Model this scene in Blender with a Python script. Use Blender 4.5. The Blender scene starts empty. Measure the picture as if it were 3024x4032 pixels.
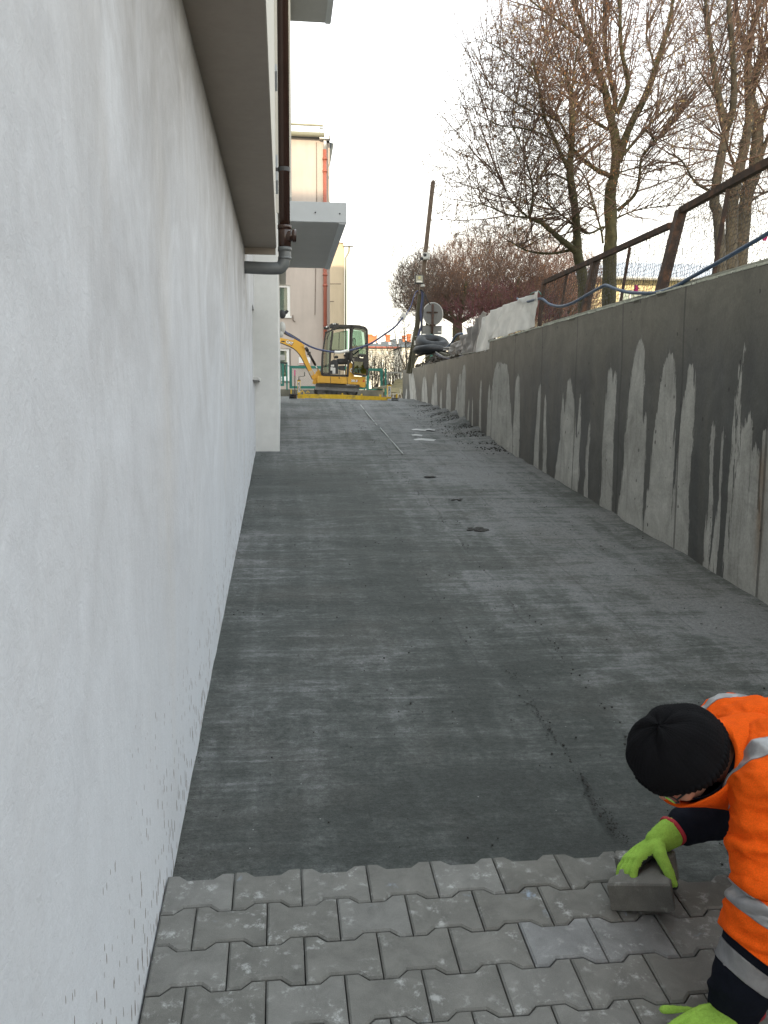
import bpy, bmesh, math, random
import numpy as np
from mathutils import Vector, Matrix, noise as mnoise
R_ = math.radians
random.seed(7)
rng = np.random.default_rng(7)
scene = bpy.context.scene
C = scene.collection

# ------------------------------------------------------------------ camera
FPX, PITCH, YAW, ROLL = 3463.0, .126, .1144, -.0061
F = np.array([math.sin(YAW)*math.cos(PITCH), math.cos(YAW)*math.cos(PITCH), -math.sin(PITCH)])
Rv = np.array([math.cos(YAW), -math.sin(YAW), 0.0]); Uv = np.cross(Rv, F)
Rv, Uv = Rv*math.cos(ROLL)-Uv*math.sin(ROLL), Rv*math.sin(ROLL)+Uv*math.cos(ROLL)
cd = bpy.data.cameras.new('camera'); cam = bpy.data.objects.new('camera', cd); C.objects.link(cam)
cd.sensor_fit = 'VERTICAL'; cd.sensor_height = 24; cd.sensor_width = 18; cd.lens = 24*FPX/4032
cd.clip_start = .05; cd.clip_end = 2000
cam.matrix_world = Matrix(((Rv[0], Uv[0], -F[0], 0), (Rv[1], Uv[1], -F[1], 0), (Rv[2], Uv[2], -F[2], 0), (0, 0, 0, 1)))
scene.camera = cam
scene.render.resolution_x = 768; scene.render.resolution_y = 1024

# ------------------------------------------------------------------ world, sun, exposure
SUN_EL, SUN_AZ = R_(14), R_(190)      # azimuth measured clockwise from +Y: the sun stands behind and to the left
w = bpy.data.worlds.new('World'); scene.world = w; w.use_nodes = True
nt = w.node_tree; nt.nodes.clear()
wo = nt.nodes.new('ShaderNodeOutputWorld'); bg = nt.nodes.new('ShaderNodeBackground')
sky = nt.nodes.new('ShaderNodeTexSky'); sky.sky_type = 'NISHITA'; sky.sun_disc = False
sky.sun_elevation = SUN_EL; sky.sun_rotation = SUN_AZ; sky.dust_density = 3; sky.air_density = 1
tc = nt.nodes.new('ShaderNodeTexCoord'); sx = nt.nodes.new('ShaderNodeSeparateXYZ')
cr = nt.nodes.new('ShaderNodeValToRGB')
cr.color_ramp.elements[0].position = 0.0; cr.color_ramp.elements[0].color = (.95, .90, .74, 1)
cr.color_ramp.elements[1].position = .38; cr.color_ramp.elements[1].color = (.97, .99, 1.0, 1)
e = cr.color_ramp.elements.new(.95); e.color = (.84, .95, 1.0, 1)
e = cr.color_ramp.elements.new(.12); e.color = (1, .96, .84, 1)
mul = nt.nodes.new('ShaderNodeVectorMath'); mul.operation = 'SCALE'; mul.inputs['Scale'].default_value = 11.5
mx = nt.nodes.new('ShaderNodeMix'); mx.data_type = 'RGBA'; mx.inputs['Factor'].default_value = .88
nt.links.new(tc.outputs['Generated'], sx.inputs[0]); nt.links.new(sx.outputs['Z'], cr.inputs[0])
nt.links.new(cr.outputs[0], mul.inputs[0]); nt.links.new(sky.outputs[0], mx.inputs['A']); nt.links.new(mul.outputs[0], mx.inputs['B'])
nt.links.new(mx.outputs['Result'], bg.inputs[0]); bg.inputs[1].default_value = .12
nt.links.new(bg.outputs[0], wo.inputs[0])
sd = bpy.data.lights.new('sun', 'SUN'); sd.energy = 2.6; sd.angle = R_(1.2); sd.color = (1, .83, .6)
so = bpy.data.objects.new('sun', sd); C.objects.link(so)
sdir = Vector((math.sin(SUN_AZ)*math.cos(SUN_EL), math.cos(SUN_AZ)*math.cos(SUN_EL), math.sin(SUN_EL)))
so.rotation_euler = sdir.to_track_quat('Z', 'Y').to_euler()
vs = scene.view_settings
vs.view_transform = 'Standard'; vs.look = 'None'; vs.exposure = 0.85; vs.gamma = 1; vs.use_curve_mapping = False

# ------------------------------------------------------------------ helpers
def ray(x, y): return (x-1512)*Rv-(y-2016)*Uv+FPX*F
def atX(x, y, X): d = ray(x, y); return d*(X/d[0])
def atY(x, y, Y): d = ray(x, y); return d*(Y/d[1])
H_BED, H_PAV, SL = 1.7402, 1.6536, .0903
def atR(x, y, h=H_BED): d = ray(x, y); return d*(-h/(d[2]-SL*d[1]))
def zbed(Y):
    xs = [-12, 16.6, 18.7, 20.5, 26, 60, 400]; ys = [-H_BED-12*SL, -H_BED+16.6*SL, -.045, .03, .1, .3, .5]
    return float(np.interp(Y, xs, ys))
def zpav(Y): return -H_PAV+SL*Y
XL, XR = -.3596, 3.0593

def link(o, parent=None):
    C.objects.link(o)
    if parent is not None: o.parent = parent
    return o
def tag(o, label=None, cat=None, group=None, kind=None):
    if label: o['label'] = label
    if cat: o['category'] = cat
    if group: o['group'] = group
    if kind: o['kind'] = kind
    return o
def empty(name, loc, label=None, cat=None, group=None, rz=0):
    o = bpy.data.objects.new(name, None); o.empty_display_size = .1
    o.location = loc; o.rotation_euler = (0, 0, rz); C.objects.link(o)
    return tag(o, label, cat, group)
def root_of(o):
    while o.parent is not None: o = o.parent
    return o
def mobj(name, v, f, mat, parent=None, smooth=False, local=False):
    v = np.asarray(v, float).reshape(-1, 3)
    if parent is not None and not local: v = v-np.array(root_of(parent).location)
    me = bpy.data.meshes.new(name); me.from_pydata(v.tolist(), [], f if isinstance(f, list) else f.tolist())
    if mat is not None: me.materials.append(mat)
    if smooth: me.polygons.foreach_set('use_smooth', [True]*len(me.polygons))
    me.update()
    return link(bpy.data.objects.new(name, me), parent)

class MB:
    def __init__(s): s.v = []; s.f = []; s.n = 0
    def add(s, v, f):
        v = np.asarray(v, float).reshape(-1, 3); s.v.append(v)
        s.f += [tuple(int(i)+s.n for i in q) for q in f]; s.n += len(v); return s
    def box(s, a, b, M=None):
        a, b = np.minimum(a, b), np.maximum(a, b)
        v = np.array([[x, y, z] for x in (a[0], b[0]) for y in (a[1], b[1]) for z in (a[2], b[2])])
        if M is not None: v = np.array([M @ Vector(p) for p in v])
        return s.add(v, [(0, 1, 3, 2), (4, 6, 7, 5), (0, 4, 5, 1), (2, 3, 7, 6), (0, 2, 6, 4), (1, 5, 7, 3)])
    def bbox(s, a, b, c=.01, M=None):            # box with chamfered edges
        a, b = np.minimum(a, b).astype(float), np.maximum(a, b).astype(float)
        bm = bmesh.new(); bmesh.ops.create_cube(bm, size=1)
        for q in bm.verts: q.co = Vector((a+b)/2)+Vector([q.co[i]*(b-a)[i] for i in range(3)])
        bmesh.ops.bevel(bm, geom=bm.edges[:], offset=c, segments=2, affect='EDGES', profile=.6)
        v = [(M @ q.co if M is not None else q.co) for q in bm.verts]; bm.verts.index_update()
        s.add([list(q) for q in v], [[q.index for q in f.verts] for f in bm.faces]); bm.free(); return s
    def tube(s, pts, r, n=8, cap=True):
        P = np.asarray(pts, float); m = len(P); r = np.broadcast_to(np.asarray(r, float), (m,))
        T = np.gradient(P, axis=0); T /= np.linalg.norm(T, axis=1)[:, None]+1e-12
        ref = np.array([0, 0, 1.]) if abs(T[0][2]) < .9 else np.array([1., 0, 0])
        ang = np.arange(n)*2*math.pi/n; vs_ = []
        u = np.cross(T[0], ref); u /= np.linalg.norm(u)
        for i in range(m):
            u = u-T[i]*(u@T[i]); u /= np.linalg.norm(u)+1e-12; w_ = np.cross(T[i], u)
            vs_.append(P[i]+r[i]*(np.cos(ang)[:, None]*u+np.sin(ang)[:, None]*w_))
        f = [(i*n+k, i*n+(k+1) % n, (i+1)*n+(k+1) % n, (i+1)*n+k) for i in range(m-1) for k in range(n)]
        if cap: f += [tuple(range(n))[::-1], tuple((m-1)*n+k for k in range(n))]
        return s.add(np.concatenate(vs_), f)
    def beam(s, a, b, wx, wy, up=(0, 0, 1)):     # rectangular bar from a to b
        a, b = np.asarray(a, float), np.asarray(b, float); t = (b-a)/np.linalg.norm(b-a)
        u = np.cross(t, up); u = u/np.linalg.norm(u); q = np.cross(u, t)
        v = [p+sx_*u*wx/2+sy_*q*wy/2 for p in (a, b) for sx_, sy_ in ((-1, -1), (1, -1), (1, 1), (-1, 1))]
        return s.add(v, [(3, 2, 1, 0), (4, 5, 6, 7), (0, 1, 5, 4), (1, 2, 6, 5), (2, 3, 7, 6), (3, 0, 4, 7)])
    def prism(s, poly, y0, y1):                  # polygon of (x,z), extruded along y
        n = len(poly); v = [(p[0], y0, p[1]) for p in poly]+[(p[0], y1, p[1]) for p in poly]
        return s.add(v, [tuple(range(n)), tuple(range(2*n-1, n-1, -1))]+[(i, i+n, (i+1) % n+n, (i+1) % n) for i in range(n)])
    def ell(s, c, r, M=None, nu=16, nv=10):
        v = []; f = []
        for j in range(nv+1):
            t = math.pi*j/nv
            for i in range(nu):
                a = 2*math.pi*i/nu; p = Vector((r[0]*math.sin(t)*math.cos(a), r[1]*math.sin(t)*math.sin(a), r[2]*math.cos(t)))
                if M is not None: p = M @ p
                v.append((p.x+c[0], p.y+c[1], p.z+c[2]))
        for j in range(nv):
            for i in range(nu): f.append((j*nu+i, (j+1)*nu+i, (j+1)*nu+(i+1) % nu, j*nu+(i+1) % nu))
        return s.add(v, f)
    def build(s, name, mat, parent=None, smooth=False, local=False):
        return mobj(name, np.concatenate(s.v), s.f, mat, parent, smooth, local)

def smooth_path(pts, k=6):                       # Catmull-Rom
    P = np.asarray(pts, float); P = np.vstack([2*P[0]-P[1], P, 2*P[-1]-P[-2]]); out = []
    for i in range(1, len(P)-2):
        for t in np.linspace(0, 1, k, endpoint=False):
            a, b, c, d = P[i-1], P[i], P[i+1], P[i+2]
            out.append(.5*((2*b)+(c-a)*t+(2*a-5*b+4*c-d)*t*t+(3*b-a-3*c+d)*t**3))
    out.append(P[-2]); return np.array(out)

# ------------------------------------------------------------------ materials
class NM:
    def __init__(s, name, rough=.8, metal=0, spec=.5):
        s.m = bpy.data.materials.new(name); s.m.use_nodes = True; s.t = s.m.node_tree
        s.b = s.t.nodes['Principled BSDF']; s.b.inputs['Roughness'].default_value = rough
        s.b.inputs['Metallic'].default_value = metal; s.b.inputs['Specular IOR Level'].default_value = spec
    def n(s, typ, **kw):
        n_ = s.t.nodes.new('ShaderNode'+typ)
        for k, v in kw.items(): setattr(n_, k, v)
        return n_
    def l(s, a, b): s.t.links.new(a, b)
    def inp(s, sock, v):
        if hasattr(v, 'links') or isinstance(v, bpy.types.NodeSocket): s.l(v, sock)
        else: sock.default_value = v
    def coord(s, scale=(1, 1, 1), kind='Object', rot=(0, 0, 0)):
        t = s.n('TexCoord'); m = s.n('Mapping'); m.inputs['Scale'].default_value = scale; m.inputs['Rotation'].default_value = rot
        s.l(t.outputs[kind], m.inputs[0]); return m.outputs[0]
    def noise(s, scale=1, detail=5, rough=.6, vec=None, dist=0):
        n_ = s.n('TexNoise'); n_.inputs['Scale'].default_value = scale; n_.inputs['Detail'].default_value = detail
        n_.inputs['Roughness'].default_value = rough; n_.inputs['Distortion'].default_value = dist
        s.l(vec if vec is not None else s.coord(), n_.inputs['Vector']); return n_.outputs['Fac']
    def ramp(s, fac, stops):
        r = s.n('ValToRGB'); el = r.color_ramp.elements
        while len(el) > 1: el.remove(el[-1])
        for i, (p, c) in enumerate(stops):
            c = (c, c, c) if not hasattr(c, '__len__') else c
            q = el[0] if i == 0 else el.new(p)
            q.position = p; q.color = (*c, 1)
        s.l(fac, r.inputs[0]); return r.outputs[0]
    def mix(s, fac, a, b, mode='MIX'):
        m = s.n('Mix', data_type='RGBA', blend_type=mode); m.clamp_result = False
        s.inp(m.inputs['Factor'], fac)
        for k, v in (('A', a), ('B', b)):
            if not isinstance(v, bpy.types.NodeSocket):
                v = (*( (v, v, v) if not hasattr(v, '__len__') else v), 1)
            s.inp(m.inputs[k], v)
        return m.outputs['Result']
    def math(s, op, a, b=0.0, clamp=False):
        m = s.n('Math', operation=op); m.use_clamp = clamp; s.inp(m.inputs[0], a); s.inp(m.inputs[1], b); return m.outputs[0]
    def col(s, c):
        if not isinstance(c, bpy.types.NodeSocket): c = (*c, 1)
        s.inp(s.b.inputs['Base Color'], c); return s
    def rough(s, v): s.inp(s.b.inputs['Roughness'], v); return s
    def bump(s, h, strength=.3, dist=.01):
        b = s.n('Bump'); b.inputs['Strength'].default_value = strength; b.inputs['Distance'].default_value = dist
        prev = s.b.inputs['Normal'].links
        if prev: s.l(prev[0].from_socket, b.inputs['Normal'])
        s.l(h, b.inputs['Height']); s.l(b.outputs[0], s.b.inputs['Normal']); return s

def simple(name, c, rough=.6, metal=0, var=.25, scale=12, bump=.15, bd=.003, spec=.5, dirt=None):
    m = NM(name, rough, metal, spec); v = m.coord()
    n1 = m.noise(scale, 6, .65, v); n2 = m.noise(scale*.17+.5, 4, .6, v)
    f = m.ramp(n1, [(.25, 1-var), (.75, 1+var*.6)]); g = m.ramp(n2, [(.3, 1-var*.7), (.7, 1+var*.4)])
    c2 = m.mix(1, m.mix(1, c, f, 'MULTIPLY'), g, 'MULTIPLY')
    if dirt is not None:
        k = m.ramp(m.noise(scale*.6, 8, .7, v), [(.5, 0.), (.66, 1.)]); c2 = m.mix(k, c2, dirt)
    m.col(c2)
    if bump: m.bump(n1, bump, bd)
    return m.m

M = {}
def mk_plaster():
    m = NM('white_plaster', .88, 0, .25)
    v = m.coord((1, 1, 1)); vs_ = m.coord((6, 6, 4.5)); vs2 = m.coord((1.9, 1.9, 1.9))
    st = m.ramp(m.noise(1, 8, .66, vs_, 1.4), [(.42, 0.), (.74, 1.)])
    st2 = m.ramp(m.noise(1, 7, .62, vs2, 1.6), [(.44, 0.), (.70, 1.)])
    blot = m.ramp(m.noise(1.0, 9, .72, v, 1.0), [(.35, 0.), (.68, 1.)])
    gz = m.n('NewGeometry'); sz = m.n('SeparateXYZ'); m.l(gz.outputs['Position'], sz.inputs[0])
    mr = m.n('MapRange'); m.l(sz.outputs['Z'], mr.inputs[0]); mr.inputs[1].default_value = -1.1; mr.inputs[2].default_value = 1.0; mr.inputs[3].default_value = .12; mr.inputs[4].default_value = 1.2  # greys below grow with height: shade of the overhang put into the colour
    soffit_shade = m.math('MULTIPLY', mr.outputs[0], m.ramp(m.noise(1, 7, .66, m.coord((1.5, 1.5, 1.4)), .8), [(.34, .50), (.64, 1.)]))
    c = m.mix(m.math('MULTIPLY', m.math('MULTIPLY', st, mr.outputs[0]), .42), (.82, .85, .895), (.46, .46, .47)); c = m.mix(m.math('MULTIPLY', soffit_shade, .80), c, (.33, .322, .315))  # cool base carries sky light low down, smudges and painted shade grey it higher
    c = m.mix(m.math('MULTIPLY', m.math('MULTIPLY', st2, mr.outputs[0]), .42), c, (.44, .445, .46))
    c = m.mix(m.math('MULTIPLY', blot, .22), c, (.60, .58, .56))
    yel = m.ramp(m.noise(.9, 3, .5, m.coord((1, 1.7, .5))), [(.58, 0.), (.75, 1.)])
    c = m.mix(m.math('MULTIPLY', yel, .16), c, (.66, .57, .44))
    # splashed dirt: short upright specks, dense at the foot of the wall
    t = m.n('NewGeometry'); sp = m.n('SeparateXYZ'); m.l(t.outputs['Position'], sp.inputs[0])
    hgt = m.math('ADD', m.math('SUBTRACT', sp.outputs['Z'], m.math('MULTIPLY', sp.outputs['Y'], SL)), H_PAV)
    nearf = m.n('MapRange'); m.l(hgt, nearf.inputs[0]); nearf.inputs[1].default_value = 0; nearf.inputs[2].default_value = .85
    nearf.inputs[3].default_value = .34; nearf.inputs[4].default_value = .0
    sc = m.n('TexVoronoi'); sc.inputs['Scale'].default_value = 1; sc.inputs['Randomness'].default_value = 1
    m.l(m.coord((45, 45, 13)), sc.inputs['Vector'])
    vary = m.noise(4, 5, .7, v)
    thr = m.math('MULTIPLY', nearf.outputs[0], m.ramp(vary, [(.38, .25), (.7, 1.45)]))
    spk = m.math('LESS_THAN', sc.outputs['Distance'], thr)
    spc = m.mix(m.noise(9, 2, .5, v), (.24, .14, .10), (.12, .11, .10))
    c = m.mix(m.math('MULTIPLY', spk, .85), c, spc)
    m.col(c)
    rip = m.noise(1, 3, .5, m.coord((25, 25, 9), rot=(.5, 0, 0)), .8); fine = m.noise(130, 3, .6, v)
    m.bump(m.noise(34, 5, .7, v, .8), .35, .005); m.bump(rip, .3, .007); m.bump(fine, .35, .002); m.bump(m.noise(14, 5, .6, v), .25, .006)
    return m.m
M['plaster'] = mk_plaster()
M['pilaster'] = simple('pilaster_render', (.66, .665, .65), .9, var=.07, scale=9, bump=.2, dirt=None)
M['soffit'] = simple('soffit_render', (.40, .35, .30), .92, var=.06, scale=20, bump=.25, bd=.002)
M['upper'] = simple('upper_render', (.56, .54, .49), .9, var=.06, scale=20, bump=.2, bd=.002)
M['fascia'] = simple('balcony_fascia', (.47, .50, .53), .55, var=.05, scale=6, bump=.05)
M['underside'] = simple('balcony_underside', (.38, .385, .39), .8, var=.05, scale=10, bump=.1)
M['brown_pvc'] = simple('brown_pipe', (.042, .021, .016), .22, var=.2, scale=8, bump=.04)
M['grey_pvc'] = simple('grey_pipe', (.13, .14, .145), .42, var=.12, scale=10, bump=.05)

def mk_bed():
    m = NM('damp_screed', .78, 0, .35)
    v = m.coord((1, 1, 1)); vx = m.coord((1.1, 9, 1)); vy = m.coord((7, .35, 1)); vf = m.coord((5, 26, 1))
    A = m.noise(1, 7, .68, vx, .35); B = m.noise(.55, 5, .55, v, .6); D = m.noise(1, 5, .6, vy, .3); E_ = m.noise(1.6, 8, .72, vf, .2)
    t = m.math('ADD', m.math('MULTIPLY', A, .34), m.math('MULTIPLY', B, .46))
    t = m.math('ADD', t, m.math('MULTIPLY', D, .24)); t = m.math('ADD', t, m.math('MULTIPLY', E_, .22))
    t = m.math('ADD', t, m.math('MULTIPLY', m.noise(4.5, 9, .75, v, 1.2), .30))
    pg = m.n('NewGeometry'); px = m.n('SeparateXYZ'); m.l(pg.outputs['Position'], px.inputs[0])
    xw = m.math('ADD', px.outputs['X'], m.math('MULTIPLY', m.math('SUBTRACT', m.noise(1.2, 6, .65, v), .5), .5))
    t = m.math('ADD', t, m.math('MULTIPLY', m.ramp(m.math('MULTIPLY', xw, .33), [(.25, 0.), (.45, 1.)]), .035))
    t = m.math('ADD', t, m.math('MULTIPLY', m.ramp(m.math('MULTIPLY', px.outputs['Y'], .06), [(.15, 0.), (.85, 1.)]), .045))
    st = m.noise(1, 4, .6, m.coord((.7, 34, 1)), .2); t = m.math('ADD', t, m.math('MULTIPLY', m.math('SUBTRACT', st, .5), .13))
    t = m.math('ADD', t, m.math('MULTIPLY', m.math('SUBTRACT', m.noise(13, 9, .8, v, .5), .5), .30))
    edge = None
    for x0, ww in ((.98, .006), (1.42, .009), (1.98, .007), (2.36, .006)):
        dd = m.math('ABSOLUTE', m.math('SUBTRACT', m.math('ADD', px.outputs['X'], m.math('MULTIPLY', m.noise(.8, 5, .7, v), .12)), x0+.06))
        q_ = m.math('MULTIPLY', m.math('LESS_THAN', dd, ww), m.math('GREATER_THAN', m.noise(1, 4, .6, m.coord((1, 1.3, 1))), .50)); edge = q_ if edge is None else m.math('MAXIMUM', edge, q_)
        t = m.math('ADD', t, m.math('MULTIPLY', m.math('GREATER_THAN', m.math('ADD', px.outputs['X'], m.math('MULTIPLY', m.noise(.8, 5, .7, v), .12)), x0+.06), .012))
    c = m.ramp(t, [(.67, (.037, .042, .039)), (.76, (.058, .064, .060)), (.83, (.092, .098, .094)), (.92, (.175, .178, .180))])
    c = m.mix(m.math('MULTIPLY', edge, .28), c, (.035, .036, .035))
    brown = m.ramp(m.noise(1.3, 5, .6, v, .5), [(.5, 0.), (.7, 1.)]); c = m.mix(m.math('MULTIPLY', brown, .3), c, (.10, .092, .082))
    grain = m.noise(190, 3, .7, v); c = m.mix(1, c, m.ramp(grain, [(.3, .72), (.7, 1.28)]), 'MULTIPLY'); c = m.mix(1, c, m.ramp(m.noise(45, 7, .8, v, .4), [(.3, .60), (.7, 1.42)]), 'MULTIPLY')
    vo = m.n('TexVoronoi'); vo.inputs['Scale'].default_value = 26; m.l(v, vo.inputs['Vector'])
    pit = m.math('MULTIPLY', m.math('LESS_THAN', vo.outputs['Distance'], .14), m.math('GREATER_THAN', m.noise(2.2, 4, .7, v), .59))
    c = m.mix(m.math('MULTIPLY', pit, .7), c, (.03, .03, .03))
    vo2 = m.n('TexVoronoi'); vo2.inputs['Scale'].default_value = 17; m.l(v, vo2.inputs['Vector'])
    sp = m.math('MULTIPLY', m.math('LESS_THAN', vo2.outputs['Distance'], .05), m.math('GREATER_THAN', m.noise(3.1, 3, .6, v), .54))
    c = m.mix(m.math('MULTIPLY', sp, .6), c, (.42, .42, .42))
    m.col(c); m.rough(m.ramp(t, [(.6, .6), (.9, .9)]))
    m.bump(E_, .6, .012); m.bump(m.noise(7, 8, .72, v, .6), .6, .03); m.bump(grain, .6, .003); m.bump(m.noise(32, 6, .7, v), .4, .006); m.bump(A, .3, .012)
    return m.m
M['bed'] = mk_bed()

def mk_paver():
    m = NM('concrete_paver', .85, 0, .35)
    oi = m.n('ObjectInfo'); g = m.n('TexCoord')
    ad = m.n('VectorMath', operation='ADD'); sc = m.n('VectorMath', operation='SCALE'); cmb = m.n('CombineXYZ')
    m.l(oi.outputs['Random'], cmb.inputs[0]); m.l(oi.outputs['Random'], cmb.inputs[1]); m.l(cmb.outputs[0], sc.inputs[0]); sc.inputs['Scale'].default_value = 37
    m.l(g.outputs['Object'], ad.inputs[0]); m.l(sc.outputs[0], ad.inputs[1]); v = ad.outputs[0]
    base = m.ramp(oi.outputs['Random'], [(0, (.148, .145, .133)), (.5, (.168, .165, .153)), (.9, (.188, .186, .176)), (.97, (.225, .232, .245))])
    cl = m.ramp(m.noise(9, 8, .7, v, .4), [(.3, .74), (.7, 1.22)]); c = m.mix(1, base, cl, 'MULTIPLY')
    fn = m.noise(420, 3, .7, v); c = m.mix(1, c, m.ramp(fn, [(.3, .8), (.7, 1.18)]), 'MULTIPLY')
    ef = m.math('MULTIPLY', m.ramp(m.noise(26, 9, .74, v, .15), [(.53, 0.), (.64, 1.)]), m.ramp(m.noise(6.5, 3, .5, v), [(.47, 0.), (.62, 1.)]))
    c = m.mix(m.math('MULTIPLY', ef, .6), c, (.50, .51, .50))
    bl = m.math('MULTIPLY', m.ramp(m.noise(22, 5, .6, v, .6), [(.6, 0.), (.7, 1.)]), m.ramp(m.noise(3.3, 2, .5, v), [(.62, 0.), (.68, 1.)]))
    c = m.mix(m.math('MULTIPLY', bl, .6), c, (.33, .42, .55))
    m.col(c); m.bump(fn, .45, .0012); m.bump(m.noise(60, 5, .6, v), .25, .002)
    return m.m
M['paver'] = mk_paver()
M['sand_joint'] = simple('joint_bed', (.03, .03, .035), .95, var=.2, scale=40)

def mk_retain():
    m = NM('cast_concrete', .8, 0, .4)
    v = m.coord(); at = m.n('Attribute', attribute_name='dry'); d = at.outputs['Fac']
    jag = m.noise(1, 5, .7, m.coord((8, 26, 2.6)), .3); j2 = m.noise(30, 4, .6, v)
    t = m.math('ADD', d, m.math('MULTIPLY', m.math('SUBTRACT', jag, .5), 1.9)); t = m.math('ADD', t, m.math('MULTIPLY', m.math('SUBTRACT', j2, .5), .08))
    k = m.ramp(t, [(.47, 0.), (.50, .75), (.56, 1.)])
    wetv = m.noise(1, 5, .6, m.coord((2, 3.5, .5)), .3); soft = m.noise(1.0, 5, .6, v, .3)
    wet = m.mix(m.ramp(wetv, [(.35, 0.), (.7, 1.)]), (.074, .077, .078), (.112, .111, .100))
    wet = m.mix(m.math('MULTIPLY', m.ramp(soft, [(.5, 0.), (.75, 1.)]), .5), wet, (.115, .12, .125))
    tp = m.n('NewGeometry'); sp = m.n('SeparateXYZ'); m.l(tp.outputs['Position'], sp.inputs[0])
    band = m.math('SUBTRACT', sp.outputs['Z'], m.math('MULTIPLY', m.noise(.7, 3, .5, v), .35))
    topk = m.ramp(band, [(.05, 0.), (.62, 1.)]); wet = m.mix(m.math('MULTIPLY', topk, .9), wet, (.185, .178, .150))
    dry = m.mix(m.ramp(m.noise(2.6, 7, .65, v, .5), [(.3, 0.), (.7, 1.)]), (.34, .34, .32), (.46, .46, .44))
    dry = m.mix(m.math('MULTIPLY', m.ramp(m.noise(1, 6, .7, m.coord((3, 8, 1.1)), .4), [(.5, 0.), (.72, 1.)]), .5), dry, (.18, .178, .165))
    c = m.mix(k, wet, dry)
    # rust run
    ru = m.n('Attribute', attribute_name='rust'); c = m.mix(m.math('MULTIPLY', m.math('MULTIPLY', ru.outputs['Fac'], m.ramp(m.noise(6, 5, .6, v), [(.3, .3), (.7, 1.)])), .7), c, (.24, .135, .055))
    # formwork joints
    # form panel joints: a soft dark vertical line every 1.25 m
    fr = m.math('ABSOLUTE', m.math('SUBTRACT', m.math('FRACT', m.math('MULTIPLY', m.math('ADD', sp.outputs['Y'], .32), 1/1.25)), .5))
    jn = m.math('LESS_THAN', fr, .011); c = m.mix(m.math('MULTIPLY', jn, .6), c, (.045, .045, .045))
    vo = m.n('TexVoronoi'); vo.inputs['Scale'].default_value = 9; m.l(m.coord((1, 1, .7)), vo.inputs['Vector'])
    pit = m.math('MULTIPLY', m.math('LESS_THAN', vo.outputs['Distance'], .10), m.math('GREATER_THAN', m.noise(5, 3, .6, v), .5))
    c = m.mix(m.math('MULTIPLY', pit, .75), c, (.03, .03, .03))
    c = m.mix(1, c, m.ramp(m.noise(50, 5, .7, v), [(.3, .85), (.7, 1.12)]), 'MULTIPLY'); c = m.mix(1, c, m.ramp(m.noise(3.2, 8, .72, v, .7), [(.3, .74), (.7, 1.24)]), 'MULTIPLY')
    m.col(c); m.rough(m.mix(k, .55, .9))
    m.bump(m.math('MULTIPLY', pit, -1.0), .6, .01); m.bump(m.noise(6, 6, .6, v), .3, .012); m.bump(m.noise(70, 4, .6, v), .25, .003)
    m.bump(m.math('MULTIPLY', jn, 1.0), .4, .006)
    return m.m
M['retain'] = mk_retain()
M['coping'] = simple('wall_top_concrete', (.40, .41, .36), .9, var=.25, scale=9, bump=.5, bd=.006)
M['rust'] = simple('rusty_steel', (.052, .030, .021), .75, var=.5, scale=16, bump=.4, bd=.004, dirt=(.14, .065, .035))
M['wire'] = simple('mesh_wire', (.055, .047, .042), .7, var=.3)
M['bluehose'] = simple('blue_hose', (.045, .09, .17), .5, var=.25, scale=20, dirt=(.10, .13, .17))
M['black_cable'] = simple('black_cable', (.016, .017, .02), .45, var=.3)
M['blue_cable'] = simple('blue_cable', (.045, .058, .14), .45, var=.3)
M['grey_cable'] = simple('grey_cable', (.20, .20, .17), .6, var=.3)
M['lilac_cable'] = simple('pale_blue_cable', (.10, .12, .25), .5, var=.2)
M['wood'] = simple('weathered_wood', (.155, .115, .088), .85, var=.45, scale=7, bump=.5, bd=.005)
M['wood_green'] = simple('mossy_timber', (.095, .088, .058), .9, var=.45, scale=7, bump=.6, bd=.006)
M['grey_plastic'] = simple('light_grey_plastic', (.52, .52, .50), .6, var=.1)
M['dark_metal'] = simple('dark_painted_metal', (.035, .036, .04), .5, var=.2)
M['lens'] = simple('floodlight_glass', (.33, .33, .26), .2, var=.2, scale=30)
M['sign_grey'] = simple('sign_back_grey', (.21, .215, .22), .6, var=.12, scale=5, bump=.05)
M['rubber'] = simple('black_rubber', (.010, .012, .016), .55, var=.3, scale=15, bump=.2, dirt=(.03, .03, .03))
M['dirt'] = simple('loose_dirt', (.085, .072, .058), .95, var=.55, scale=18, bump=1, bd=.02)
M['dark_dirt'] = simple('dark_wet_grit', (.042, .040, .037), .9, var=.5, scale=30, bump=1, bd=.015)
M['terrace'] = simple('terrace_soil', (.12, .115, .07), .95, var=.5, scale=3, bump=.8, bd=.03)
M['asphalt'] = simple('street_asphalt', (.10, .10, .095), .9, var=.25, scale=5, bump=.3)
M['lowwall'] = simple('low_concrete_wall', (.16, .155, .125), .9, var=.4, scale=5, bump=.4)
M['green'] = simple('green_paint', (.018, .17, .135), .45, var=.2, scale=8, bump=.05)
M['fence_wire'] = simple('galvanised_mesh', (.33, .33, .31), .5, var=.1)
M['yellow_steel'] = simple('yellow_painted_steel', (.72, .46, .015), .5, var=.15, scale=9, bump=.1, dirt=(.33, .24, .06))
M['cat_yellow'] = simple('machine_yellow', (.64, .35, .035), .4, var=.1, scale=5, bump=.03)
M['cab_black'] = simple('cab_black', (.020, .019, .019), .4, var=.2, bump=.02)
M['roof_panel'] = simple('cab_roof_cover', (.14, .135, .13), .5, var=.15)
M['blade'] = simple('worn_blade_steel', (.13, .13, .125), .55, .2, var=.35, scale=9, bump=.3, dirt=(.14, .13, .12))
M['track'] = simple('rubber_track', (.022, .020, .019), .85, var=.5, scale=12, bump=.5, dirt=(.06, .052, .042))
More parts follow.
